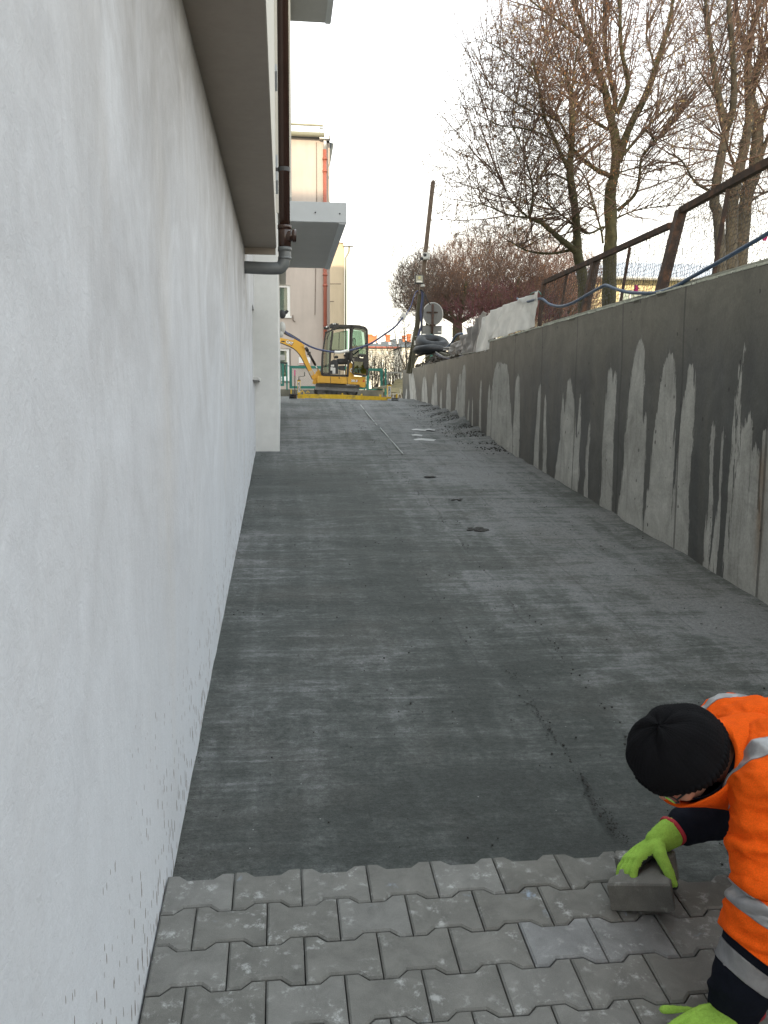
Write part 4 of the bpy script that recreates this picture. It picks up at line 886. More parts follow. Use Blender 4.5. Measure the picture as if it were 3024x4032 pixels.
# work lights, beacon
MB().bbox(e3(770, 180, YE0+.05), e3(845, 228, YE0+.25), .015).build('work_light', M['cab_black'], ex)
MB().ell(e3(815, 190, YE0+.02), (.025, .02, .03)).build('light_lens', M['chrome'], ex, smooth=True)
w2 = pr([(862, 150), (890, 128), (950, 122), (1010, 130), (1000, 165), (930, 190), (870, 190)], YE0+.1, YE0+.5, 'roof_light', 'dark_metal')
for cx in (918, 945): MB().ell(e3(cx, 140, YE0+.09), (.018, .01, .018)).build('led', M['white'], w2)
# opened door pinned back along the rear quarter
YD = YE0-.12
def ring(pts, w_, Y, nm, par, mat='cab_black'):
    b = MB(); n_ = len(pts)
    for i in range(n_): b.beam(e3(*pts[i], Y), e3(*pts[(i+1) % n_], Y), w_, .05, up=(0, 1, 0))
    return b.build(nm, M[mat], par)
dr = ring([(1222, 200), (1250, 186), (1400, 205), (1436, 245), (1450, 600), (1446, 920), (1425, 945), (1240, 922), (1218, 900), (1232, 740), (1198, 690), (1205, 300)], .05, YD, 'door', ex)
MB().beam(e3(1212, 668, YD), e3(1398, 690, YD), .05, .05, up=(0, 1, 0)).beam(e3(1392, 690, YD), e3(1400, 800, YD), .04, .05, up=(0, 1, 0)).beam(e3(1400, 810, YD), e3(1450, 840, YD), .05, .05, up=(0, 1, 0)).build('door_rail', M['cab_black'], dr)
pane([(1225, 205), (1250, 196), (1395, 212), (1432, 250), (1445, 660), (1212, 660)], YD, dr, 'door_glass'); pane([(1240, 715), (1392, 730), (1400, 820), (1440, 842), (1435, 925), (1245, 905), (1225, 880)], YD, dr, 'door_glass')
pr([(1200, 690), (1385, 700), (1395, 735), (1240, 722)], YD-.03, YD+.03, 'door_panel', 'cab_black', dr)
MB().tube(smooth_path([e3(1228, 470, YD-.05), e3(1226, 380, YD-.06), e3(1238, 362, YD-.06), e3(1256, 375, YD-.06), e3(1256, 460, YD-.06), e3(1240, 480, YD-.05)]), .011, 6).build('door_handle', M['cab_black'], dr, smooth=True)
MB().ell(e3(1350, 630, YD-.05), (.09, .03, .05)).build('latch_housing', M['cab_black'], dr, smooth=True)
MB().ell(e3(1338, 652, YD-.085), (.014, .006, .014)).build('latch_button', M['white'], dr)
pr([(1380, 620), (1455, 610), (1460, 800), (1432, 832), (1395, 790)], YD-.02, YD+.03, 'door_storage', 'cab_black', dr)
# body panel behind the lower door glass with lettering
pr([(1245, 720), (1390, 728), (1430, 840), (1435, 925), (1245, 915)], YE0-.02, YE0+.3, 'rear_panel', 'cat_yellow', body)
c = e3(1265, 868, YE0-.03); pr([(1300, 828), (1322, 832), (1340, 868), (1325, 902), (1298, 905)], YE0-.028, YE0-.022, 'hexagon_mark', 'red', body)
extr_text('CAT', 'lettering', .17, M['white'], body, tuple(c), (R_(90), R_(2), 0), .002, 1., .006)
# interior
MB().bbox(e3(975, 760, YE0+.35), e3(1140, 690, YE0+.8), .04).bbox(e3(1110, 700, YE0+.35), e3(1175, 590, YE0+.8), .03).build('seat', M['seat'], ex)
pr([(1235, 660), (1232, 560), (1255, 500), (1290, 455), (1325, 480), (1342, 560), (1345, 660)], YE0+.4, YE0+.75, 'seat_backrest', 'seat')
pr([(890, 710), (935, 688), (975, 700), (1000, 760), (1000, 915), (870, 912), (868, 850)], YE0+.15, YE0+.35, 'console', 'seat')
pr([(1010, 790), (1105, 785), (1105, 860), (1015, 850)], YE0+.15, YE0+.4, 'side_console', 'seat')
MB().tube([e3(940, 680, YE0+.25), e3(925, 650, YE0+.25), e3(935, 595, YE0+.25)], .012, 6).tube([e3(1100, 720, YE0+.25), e3(1095, 640, YE0+.25)], .014, 6).ell(e3(1100, 630, YE0+.25), (.04, .03, .035)).ell(e3(965, 655, YE0+.25), (.06, .04, .04)).build('joystick', M['cab_black'], ex)
pr([(885, 773), (935, 770), (935, 800), (888, 802)], YE0+.143, YE0+.148, 'sticker', 'white'); pr([(870, 812), (912, 812), (910, 862), (868, 862)], YE0+.143, YE0+.148, 'sticker', 'white'); pr([(912, 815), (955, 820), (955, 910), (908, 908)], YE0+.142, YE0+.148, 'sticker', 'win_white')
pr([(1018, 858), (1045, 858), (1045, 915), (1018, 915)], YE0+.5, YE0+.51, 'sticker', 'win_white')

# ================================================================== POLE, FLOODLIGHT, SIGN, CABLES
YPo = 21.0
def pp(x, y, Y=YPo): return np.array(atY(x, y, Y))
pole = empty('leaning_pole', tuple(pp(1617, 1450)), 'tall leaning wooden lamp pole standing at the far end of the retaining wall', 'pole')
MB().beam(pp(1640, 1320), pp(1705, 716), .105, .09).beam(pp(1704.2, 722), pp(1705.5, 711), .07, .05).build('upper_beam', M['wood'], pole)
MB().beam(pp(1607, 1470, YPo+.1), pp(1640, 1290, YPo+.1), .13, .1).beam(pp(1622, 1470, YPo-.06), pp(1652, 1160, YPo-.06), .07, .08).build('lower_beam', M['wood_green'], pole)
MB().tube(smooth_path([pp(1628, 1327), pp(1640, 1324, YPo-.14), pp(1655, 1322), pp(1640, 1326, YPo+.1)]), .008, 5).build('tie_wire', M['fence_wire'], pole)
fl = empty('floodlight', tuple(pp(1651, 1097)), 'square black floodlight fixed halfway up the leaning pole', 'floodlight')
a, b_ = pp(1634, 1081, YPo-.2), pp(1668, 1117, YPo-.2)
MB().bbox((a[0], YPo-.2, b_[2]), (b_[0], YPo-.1, a[2]), .012).build('housing', M['dark_metal'], fl)
MB().box((a[0]+.022, YPo-.206, b_[2]+.025), (b_[0]-.022, YPo-.201, a[2]-.02)).build('front_glass', M['lens'], fl)
MB().box(((a[0]+b_[0])/2-.025, YPo-.212, (a[2]+b_[2])/2-.0), ((a[0]+b_[0])/2+.025, YPo-.207, a[2]-.04)).build('led_chip', simple('led_chip', (.55, .52, .25), .5), fl)
MB().prism([(a[0]+.03, b_[2]+.028), (b_[0]-.03, b_[2]+.028), (b_[0]-.055, b_[2]+.065), (a[0]+.055, b_[2]+.065)], YPo-.211, YPo-.207).build('reflector', M['zinc'], fl)
MB().beam(pp(1652, 1099, YPo-.1), pp(1655, 1099, YPo-.02), .04, .04).build('mount', M['dark_metal'], fl)
cm = empty('security_camera', tuple(pp(1675, 1010)), 'small grey twin camera bracket on the pole above the floodlight', 'camera')
MB().bbox(pp(1666, 1020, YPo-.16), pp(1690, 997, YPo-.06), .01).build('bracket', M['grey_plastic'], cm)
MB().tube([pp(1660, 1020, YPo-.2), pp(1684, 1014, YPo-.16)], .034, 12).build('camera_body', M['grey_plastic'], cm, smooth=True); MB().tube([pp(1659, 1019, YPo-.25), pp(1663, 1019, YPo-.19)], .036, 12).build('camera_lens', M['dark_metal'], cm)
MB().tube([pp(1670, 1003, YPo-.2), pp(1676, 1004, YPo-.16)], .032, 12).build('camera_lens', M['dark_metal'], cm)
def jbox(x0, y0, x1, y1, lab, Y=YPo-.12, rot=0):
    a, b_ = pp(x0, y0, Y), pp(x1, y1, Y); o = empty('junction_box', tuple((a+b_)/2), lab, 'junction box')
    cc = (a+b_)/2; M4 = Matrix.Translation(cc) @ Matrix.Rotation(rot, 4, 'Y') @ Matrix.Translation(-cc)
    MB().bbox((a[0], Y-.05, b_[2]), (b_[0], Y+.03, a[2]), .01, M4).build('case', M['grey_plastic'], o)
    MB().bbox((a[0]+.01, Y-.062, b_[2]+.01), (b_[0]-.01, Y-.051, a[2]-.01), .004, M4).build('lid', M['grey_plastic'], o)
jbox(1657, 1120, 1671, 1130, 'small pale junction box right under the floodlight')
jbox(1631, 1342, 1645, 1360, 'pale junction box low on the pole near its foot')
jbox(1577, 1234, 1597, 1258, 'pale junction box hanging on the cable between pole and excavator', rot=R_(35))
def cable(name, pts, r, mat, lab, cat='cable', n=6, grp=None):
    return tag(MB().tube(smooth_path(pts, 8), r, n).build(name, M[mat], None, smooth=True), lab, cat, grp)
cable('cable', [pp(x, y) for x, y in ((1597, 1242), (1607, 1225), (1620, 1200), (1628, 1172), (1638, 1150), (1646, 1144))], .013, 'lilac_cable', 'pale thin cable rising from the hanging junction box to the pole')
cable('supply_hose', [pp(x, y, 20.6) for x, y in ((1102, 1284), (1112, 1294), (1139, 1318), (1186, 1345), (1236, 1370), (1295, 1384), (1337, 1386), (1384, 1378), (1456, 1354), (1515, 1316), (1541, 1298), (1561, 1281), (1586, 1250))], .021, 'blue_cable', 'dark blue supply hose sagging across in front of the excavator cab', 'hose', 8)
cpl = MB()
cpp = smooth_path([pp(x, y, 20.6) for x, y in ((1317, 1386), (1332, 1387), (1345, 1386), (1358, 1383), (1374, 1380))], 5); cpl.tube(cpp, [.026+.010*abs(math.sin(k*1.7)) for k in range(len(cpp))], 10)
tag(cpl.build('hose_coupling', M['white'], None, smooth=True), 'white taped coupling in the middle of the sagging blue hose', 'coupling')
cable('cable', [pp(x, y, YPo-.14) for x, y in ((1660, 1142), (1664, 1170), (1657, 1230), (1660, 1280), (1648, 1320), (1646, 1370), (1656, 1392))], .03, 'blue_cable', 'bundle of blue cable running down the leaning pole')
cable('cable', [pp(x, y, YPo-.22) for x, y in ((1655, 1140), (1670, 1155), (1668, 1200), (1663, 1260), (1660, 1330), (1657, 1380))], .016, 'black_cable', 'black cable looping down the pole beside the blue bundle')
cable('cable', [pp(x, y, YPo-.2) for x, y in ((1652, 1142), (1668, 1150), (1677, 1168), (1683, 1182), (1694, 1200))], .014, 'black_cable', 'short black cable branching right from the pole above the round sign')
# road sign seen from behind
YG = 25.2
sg = empty('road_sign', tuple(pp(1703, 1420, YG)), 'grey back of a round road sign with a rectangular plate below, on a rusty post', 'road sign')
ctr = pp(1705, 1236, YG); n_ = 40; rx, rz = .285, .315
disc = MB(); an = np.linspace(0, 2*math.pi, n_, endpoint=False)
pf = [(ctr[0]+rx*math.cos(t), YG+.02, ctr[2]+rz*math.sin(t)) for t in an]; pb = [(x, YG+.04, z) for x, y, z in pf]
disc.add(pf+pb, [tuple(range(n_)), tuple(range(2*n_-1, n_-1, -1))]+[(i, (i+1) % n_, (i+1) % n_+n_, i+n_) for i in range(n_)]).build('round_plate', M['sign_grey'], sg)
MB().tube([(ctr[0]+rx*math.cos(t), YG+.03, ctr[2]+rz*math.sin(t)) for t in np.linspace(0, 2*math.pi, n_+1)], .014, 6, cap=False).build('rim', M['zinc'], sg)
a, b_ = pp(1664, 1281, YG), pp(1740, 1316, YG); MB().prism([(a[0], b_[2]), (b_[0], b_[2]-.01), (b_[0], a[2]-.0), (a[0], a[2])], YG+.02, YG+.035).build('lower_plate', M['sign_grey'], sg)
a, b_ = pp(1725, 1304, YG), pp(1737, 1309, YG); MB().box((a[0], YG+.012, b_[2]), (b_[0], YG+.018, a[2])).build('sticker', M['white'], sg)
MB().tube([pp(1704, 1198, YG-.03), pp(1703, 1280, YG-.03), pp(1699, 1335, YG-.03)], .036, 12).build('post', M['terracotta'] if False else M['rust'], sg, smooth=True)
MB().tube([pp(1699, 1315, YG-.03), pp(1697, 1480, YG-.03)], .04, 12).build('lower_post', M['green'], sg, smooth=True)
a, b_ = pp(1680, 1227, YG), pp(1724, 1233, YG); MB().box((a[0], YG-.01, b_[2]), (b_[0], YG+.018, a[2])).build('bracket', M['rust'], sg)
a, b_ = pp(1692, 1277, YG), pp(1714, 1284, YG); MB().box((a[0], YG-.05, b_[2]), (b_[0], YG+.018, a[2])).build('bracket', M['rust'], sg)

# ================================================================== THINGS LYING ON THE WALL TOP
def wx(x, y, X=XR+.12): return np.array(atX(x, y, X))
def torus(name, c, R0, r0, sq, rotx, rotz, lab, arc=(0, 2*math.pi)):
    n1, n2 = 44, 18; v = []; f = []
    Mr = Matrix.Rotation(rotz, 3, 'Z') @ Matrix.Rotation(rotx, 3, 'X')
    for i in range(n1):
        a_ = 2*math.pi*i/n1
        for j in range(n2):
            b2 = 2*math.pi*j/n2; rr = R0+r0*math.cos(b2); p = Mr @ Vector((rr*math.cos(a_), rr*math.sin(a_), r0*sq*math.sin(b2)*(1+.06*math.sin(3*a_)))); v.append((c[0]+p.x, c[1]+p.y, c[2]+p.z))
    for i in range(n1):
        for j in range(n2): f.append((i*n2+j, ((i+1) % n1)*n2+j, ((i+1) % n1)*n2+(j+1) % n2, i*n2+(j+1) % n2))
    return tag(mobj(name, v, f, M['rubber'], None, True), lab, 'tyre')
tc_ = pp(1703, 1352, 18.6); torus('tyre', tc_, .25, .115, 1.0, R_(22), R_(15), 'upper black tyre lying tilted on the debris beside the pole')
tc2 = pp(1692, 1378, 18.4); torus('tyre', tc2, .25, .10, .8, R_(-3), R_(0), 'lower black tyre squashed beneath the other at the pole')
# heap of soil and boards at the wall end
hv = []; nh = 46
xs = np.linspace(XR+.05, XR+1.9, nh); ys = np.linspace(15.2, 22.4, nh*2); XX, YY = np.meshgrid(xs, ys)
rr = np.random.default_rng(3); nz = sum(np.sin(a*XX+b*YY+c)*s for a, b, c, s in [(rr.normal(0, k), rr.normal(0, k), rr.uniform(0, 6), .35/k) for k in (3, 4, 6, 8, 11, 15, 20, 27, 34, 41)])
ZZ = WT2-.03+(.24*np.exp(-((YY-19.3)/1.7)**2)+.05)*np.clip((XX-XR-.03)/.35, 0, 1)+nz*.22
v = np.stack([XX, YY, ZZ], -1).reshape(-1, 3); i = np.arange(2*nh-1)[:, None]*nh+np.arange(nh-1)[None]; i = i.reshape(-1)
tag(mobj('soil_heap', v, np.stack([i, i+1, i+nh+1, i+nh], 1), M['dirt'], None, True), 'brown soil heap spilling on the far end of the wall top', 'soil heap')
st = MB()
for k in range(420):
    y = random.uniform(15, 22.3); x = XR+random.uniform(-.0, 1.2); z = WT2+.0+.24*math.exp(-((y-19.3)/1.7)**2)*min(1, (x-XR)/.35)
    s_ = random.uniform(.012, .05); st.ell((x, y, z+random.uniform(0, .05)), (s_, s_*random.uniform(.6, 1.4), s_*.6), nu=6, nv=4)
tag(st.build('rubble', M['dirt']), 'small stones and clods scattered on the soil heap', 'rubble', kind='stuff')
def plank(a, b_, w_, h_, lab, mat='wood'):
    return tag(MB().beam(a, b_, w_, h_).build('plank', M[mat]), lab, 'plank')
plank(wx(1612, 1412, XR+.35), wx(1668, 1393, XR+.25), .12, .03, 'weathered plank leaning at the foot of the pole')
plank(wx(1622, 1440, XR+.3), wx(1640, 1405, XR+.5), .09, .03, 'short plank end standing in the soil by the pole foot', 'wood_green')
plank(wx(1668, 1440, XR+.18), wx(1760, 1412, XR+.2), .05, .03, 'long thin lath lying along the wall edge under the tyres')
plank(wx(1700, 1377, XR+.3), wx(1765, 1398, XR+.1), .07, .03, 'dark board lying slanted below the tyres', 'wood_green')
plank(wx(1640, 1452, XR+.1), wx(1700, 1432, XR+.12), .05, .025, 'thin lath poking over the far wall end', 'wood_green')
for pts, r, mt, lab in (
    ([(1662, 1440), (1668, 1415), (1690, 1398), (1710, 1394), (1722, 1400)], .010, 'grey_cable', 'grey cable arching up over the soil heap'),
    ([(1718, 1392), (1738, 1404), (1760, 1410), (1785, 1411), (1810, 1405), (1830, 1402)], .016, 'blue_cable', 'thick dark blue cable lying on the wall top beside the cracked sheet'),
    ([(1715, 1386), (1735, 1398), (1752, 1406), (1775, 1405), (1800, 1398), (1828, 1395), (1850, 1392)], .013, 'grey_cable', 'pale grey cable twisted with the blue one on the wall top'),
    ([(1825, 1392), (1855, 1389), (1880, 1386), (1926, 1380)], .011, 'grey_cable', 'light cable running along the wall top under the white sheet'),
    ([(1776, 1413), (1795, 1402), (1820, 1396), (1850, 1395)], .011, 'black_cable', 'black cable curling over the wall edge below the white sheet')):
    cable('cable', [wx(x, y, XR+.04) for x, y in pts], r, mt, lab)
cable('supply_hose', [wx(x, y, XR+.22) for x, y in ((1752, 1372), (1765, 1364), (1778, 1350), (1790, 1330), (1802, 1317), (1820, 1314))], .022, 'bluehose', 'blue hose standing up between the tyres and the dirty sheet', 'hose', 8)

# plastic sheets draped over the rail
def sheet(name, polyL, polyR, mat, lab, X, amp, freq, seed):
    """polyL/polyR: lower and upper image curves (same count); hangs in plane X with folds"""
    A_ = smooth_path([np.array([x, y, 0.]) for x, y in polyL], 14)[:, :2]; B_ = smooth_path([np.array([x, y, 0.]) for x, y in polyR], 14)[:, :2]
    n1 = len(A_); n2 = 34; v = []; rs = np.random.default_rng(seed); ph = rs.uniform(0, 6, 6)
    for i in range(n1):
        for j in range(n2):
            t = j/(n2-1); x, y = A_[i]*(1-t)+B_[i]*t; s = i/n1*freq
            dX = amp*(math.sin(s*6.3+ph[0]+.7*math.sin(3*t+ph[1]))+.5*math.sin(s*14+ph[2]+2*t)+.35*math.sin(9*t+s*5+ph[3]))+amp*.6*mnoise.noise(Vector((s*6, t*5, seed)))
            p = atX(x, y, X+.06*t); v.append((p[0]+dX, p[1], p[2]))
    # over the rail and down behind
    f = [(i*n2+j, (i+1)*n2+j, (i+1)*n2+j+1, i*n2+j+1) for i in range(n1-1) for j in range(n2-1)]
    o = mobj(name, v, f, M[mat], None, True)
    sm = o.modifiers.new('thick', 'SOLIDIFY'); sm.thickness = .003
    return tag(o, lab, 'plastic sheet')
sheet('plastic_sheet', [(1876, 1388), (1900, 1386), (1928, 1380), (1931, 1340), (1990, 1320), (2050, 1303), (2105, 1286)], [(1908, 1250), (1930, 1228), (1962, 1212), (2000, 1196), (2045, 1178), (2090, 1160), (2130, 1143)], 'tarp', 'clean white plastic sheet hung from the railing in long folds', XR+.02, .022, 4, 5)
sheet('plastic_sheet', [(1752, 1378), (1778, 1392), (1806, 1393), (1832, 1390), (1858, 1389), (1874, 1386)], [(1765, 1366), (1792, 1350), (1822, 1324), (1850, 1296), (1880, 1258), (1916, 1222)], 'tarp2', 'dirty crumpled plastic sheet beside the clean white one', XR+.10, .045, 5, 9)
a = [wx(x, y, XR+.08) for x, y in ((1776, 1388), (1797, 1369), (1815, 1392), (1812, 1400), (1785, 1400))]
tag(MB().add([p for p in a]+[p+np.array([.015, .01, 0]) for p in a], [(0, 1, 2, 3, 4), (9, 8, 7, 6, 5)]+[(i, i+5, (i+1) % 5+5, (i+1) % 5) for i in range(5)]).build('slate_scrap', M['dark_metal']), 'dark broken flat scrap piece propped before the dirty sheet', 'scrap')

# ================================================================== RAILING
rail = empty('railing', (XR+.2, 8, WT), 'rusty brown steel railing with hexagonal wire mesh on top of the retaining wall', 'railing')
XBse = XR+.17
def lean(base, top):
    a = atX(base[0], base[1], XBse); b_ = atY(top[0], top[1], a[1]); return np.array(a), np.array(b_)
posts = []
for base, top, w_ in (((2125, 1272), (2142, 1112), .05), ((2305, 1212), (2348, 1018), .085), ((2607, 1130), (2682, 830), .085)):
    a, b_ = lean(base, top); a = a-(b_-a)*.15
    MB().beam(a, b_, w_, w_*.9, up=(1, 0, 0)).build('post', M['rust'], rail); posts.append((a, b_))
a3, b3 = posts[2]; dirp = posts[2][1]-posts[2][0]
nxt = []
def railpt(x, y, zref, Y):  # point on the leaning rail plane for an image position
    return np.array(atX(x, y, zref))
XT = posts[2][1][0]
TA0 = posts[0][1]; TA1 = np.array(atX(2640, 888, XT-.03)); TB0 = posts[2][1]+[0, 0, -.0]; TB1 = np.array(atX(3024, 640, XT+.0))
ext = TB1+(TB1-TB0)/np.linalg.norm(TB1-TB0)*7.0
MB().beam(TA0, TA1, .045, .05).build('top_rail', M['rust'], rail); MB().beam(TB0, ext, .05, .055).build('top_rail', M['rust'], rail)
for base, top in (((2206, 1246), (2231, 1083)), ((2446, 1178), (2480, 975)), ((2813, 1065), (2867, 745))):
    a, b_ = lean(base, top); a = a-(b_-a)*.12; MB().beam(a, b_, .024, .024, up=(1, 0, 0)).build('baluster', M['rust'], rail)
for k in range(1, 6):   # posts nearer than the frame edge
    p_ = TB1+(ext-TB1)*(k/5.); q_ = np.array([XBse, p_[1], WT-.05]); MB().beam(q_, p_, .085 if k % 2 else .024, .08 if k % 2 else .024, up=(1, 0, 0)).build('post' if k % 2 else 'baluster', M['rust'], rail)
def hexmesh(bl_, br_, tl_, tr_, name='wire_mesh', cell=.042):
    bl_, br_, tl_, tr_ = map(np.array, (bl_, br_, tl_, tr_)); L_ = np.linalg.norm(br_-bl_); H_ = np.linalg.norm(tl_-bl_); nn = int(L_/cell); mm_ = int(H_/(cell*.8)); b = MB()
    g1 = np.random.default_rng(4)
    jit = g1.normal(0, .005, (nn+2, mm_+2, 3))
    def P_(i, j, o): u = (i+(.5 if j % 2 else 0))/nn; v_ = j/mm_; u = min(u, 1); p = (bl_*(1-u)+br_*u)*(1-v_)+(tl_*(1-u)+tr_*u)*v_; return p+jit[i, j]+np.array([0, 0, o*cell*.2])
    for j in range(mm_):
        for i in range(nn):
            a0 = P_(i, j, 1); n0 = P_(i, j+1, -1); i2 = i+1 if j % 2 else i-1
            b.tube([P_(i, j, -1), a0], .0022, 3, False); b.tube([a0, n0], .0019, 3, False)
            if 0 <= i2 <= nn: b.tube([a0, P_(i2, j+1, -1)], .0019, 3, False)
    o = b.build(name, M['wire'], rail); o['kind'] = 'stuff'
pb0, pb2 = posts[0][0], posts[2][0]
hexmesh(pb0+[0, 0, .05], np.array([pb0[0], pb2[1], pb2[2]+.05]), TA0, TA1)
ye = 4.6; te = TB0+(ext-TB0)*((TB0[1]-ye)/(TB0[1]-ext[1])); hexmesh(np.array([XBse, pb2[1], WT]), np.array([XBse, ye, WT]), TB0, te)
cable('supply_hose', [wx(x, y, XR+.08) for x, y in ((2037, 1176), (2050, 1183), (2069, 1190), (2103, 1181), (2134, 1177), (2164, 1198), (2205, 1206), (2252, 1194), (2306, 1164), (2367, 1130), (2388, 1124), (2422, 1137), (2476, 1151), (2537, 1154), (2600, 1150), (2660, 1128), (2713, 1097), (2848, 1022), (2930, 974), (3024, 918), (3200, 800))], .0155, 'bluehose', 'long blue hose draped along the railing over the wall top', 'hose', 10)
cable('cable', [wx(x, y, XR+.10) for x, y in ((2082, 1172), (2090, 1158), (2105, 1150), (2122, 1148), (2131, 1160))], .006, 'green', 'short green cord tying the white sheet to the railing post')
# magenta cloths glimpsed through the mesh
for x, y, lab in ((2505, 1136, 'small magenta cloth hanging behind the railing between two thin bars'), (3012, 935, 'small magenta cloth hanging behind the railing at the right edge')):
    c = np.array(atY(x, y, 13.)); v = []; n_ = 8
    for i in range(n_):
        for j in range(n_): v.append((c[0]+(i/(n_-1)-.5)*.07*(1-.4*abs(j/(n_-1)-.3)), c[1]+.012*math.sin(i*1.9+j), c[2]+(j/(n_-1)-.5)*.10))
    o = mobj('cloth', v, [(i*n_+j, (i+1)*n_+j, (i+1)*n_+j+1, i*n_+j+1) for i in range(n_-1) for j in range(n_-1)], M['magenta'], None, True)
    s_ = o.modifiers.new('thick', 'SOLIDIFY'); s_.thickness = .004; tag(o, lab, 'cloth')

# ================================================================== SMALL THINGS ON THE RAMP
def rp(x, y, dz=0): p = atR(x, y); return np.array([p[0], p[1], zbed(p[1])+dz])
segs = [((1420, 1598), (1434, 1616)), ((1438, 1621), (1473, 1664)), ((1497, 1688), (1531, 1726)), ((1534, 1731), (1586, 1790)), ((1477, 1669), (1484, 1677))]
b = MB()
for a, c in segs: b.tube([rp(*a, .012), rp(*c, .012)], .009, 5)
tag(b.build('string_line', M['chalk']), 'pale straight string line lying half buried along the upper ramp', 'string')
for k, (x, y, w_, h_) in enumerate(((1650, 1695, 60, 10), (1694, 1694, 40, 9), (1642, 1716, 44, 9), (1672, 1734, 90, 12))):
    c = rp(x, y); e_ = [rp(x-w_/2, y-h_*.3, .007), rp(x-w_*.15, y-h_/2, .010), rp(x+w_/2, y-h_*.2, .006), rp(x+w_*.42, y+h_*.4, .008), rp(x-w_*.1, y+h_*.2, .011), rp(x-w_*.4, y+h_*.1, .007)]
    tag(MB().add(e_+[p-np.array([0, 0, .002]) for p in e_], [tuple(range(6)), tuple(range(11, 5, -1))]+[(i, i+6, (i+1) % 6+6, (i+1) % 6) for i in range(6)]).build('plastic_scrap', M['scrap']), ['pale plastic scrap on the upper ramp, back left of four', 'pale plastic scrap on the upper ramp, back right of four', 'pale plastic scrap on the upper ramp, front left of four', 'widest pale plastic scrap on the upper ramp, nearest of four'][k], 'plastic scrap')
for x, y, s_, lab in ((1880, 2085, .10, 'largest crumbled clod of dark mortar in the middle of the ramp'), (1785, 1966, .09, 'flat crumbled clod of mortar farther up the ramp'), (1693, 1877, .07, 'small flat clod near the top of the ramp'), (985, 3390, .035, 'small dark clod just behind the first row of pavers')):
    c = rp(x, y); b = MB(); rr_ = random.Random(x)
    for k in range(60):
        a_ = rr_.uniform(0, 6.28); d_ = s_*rr_.uniform(0, 1)**.7; q = s_*rr_.uniform(.05, .22)
        b.ell((c[0]+.9*d_*math.cos(a_), c[1]+1.1*d_*math.sin(a_), c[2]+q*.1), (q*1.5, q*1.1, q*.35), Matrix.Rotation(rr_.uniform(0, 3), 3, 'Z'), 7, 5)
    tag(b.build('mortar_clod', M['dark_dirt']), lab, 'clod')
b = MB()
for k in range(1600):
    t = random.random(); y = 1.9+18*t**1.5; x = random.uniform(XL+.05, XR-.03)
    if random.random() < .35: # the two long gouges where crumbs gather
        x = (1.5+ (y-2.4)*-.02+random.gauss(0, .02)) if random.random() < .7 else 2.5+random.gauss(0, .03)
    if y < 2.75 and x < 1.3: continue
    s_ = random.uniform(.0015, .0065); b.ell((x, y, zbed(y)+s_*.3), (s_, s_*1.2, s_*.7), nu=5, nv=4)
for k in range(1500):
    y = random.uniform(11.5, 18); x = XR-abs(random.gauss(0, .25)); s_ = random.uniform(.003, .013); hh = max(0, 1-abs(y-15.3)/3.6)*max(0, (x-(XR-.55))/.55)*.12
    if x < XR-.02: b.ell((x, y, zbed(y)+hh+s_*.2), (s_, s_*1.2, s_*.7), nu=6, nv=4)
gp = [rp(x, y) for x, y in ((2010, 2640), (2090, 2760), (2180, 2900), (2260, 3010), (2330, 3130), (2400, 3240), (2460, 3320))]
gq = smooth_path(gp, 40)
for p_ in gq:
    for _ in range(3):
        if random.random() < .35+.3*math.sin(p_[1]*9):
            s_ = random.uniform(.001, .0038)*(1+.8*(random.random() < .12)); b.ell((p_[0]+random.gauss(0, .013), p_[1]+random.gauss(0, .012), zbed(p_[1])+s_*.2), (s_, s_*1.5, s_*.6), nu=6, nv=4)
for k in range(600):
    y = 2.45+10*random.random()**1.4; s_ = random.uniform(.001, .0035); b.ell((XL+abs(random.gauss(0, .02)), y, (zpav(y) if y < 2.3 else zbed(y))+s_*.3), (s_, s_*1.4, s_*.8), nu=5, nv=4)
tag(b.build('gravel', M['dark_dirt']), 'fine dark crumbs and grit scattered over the ramp', 'gravel', kind='stuff')
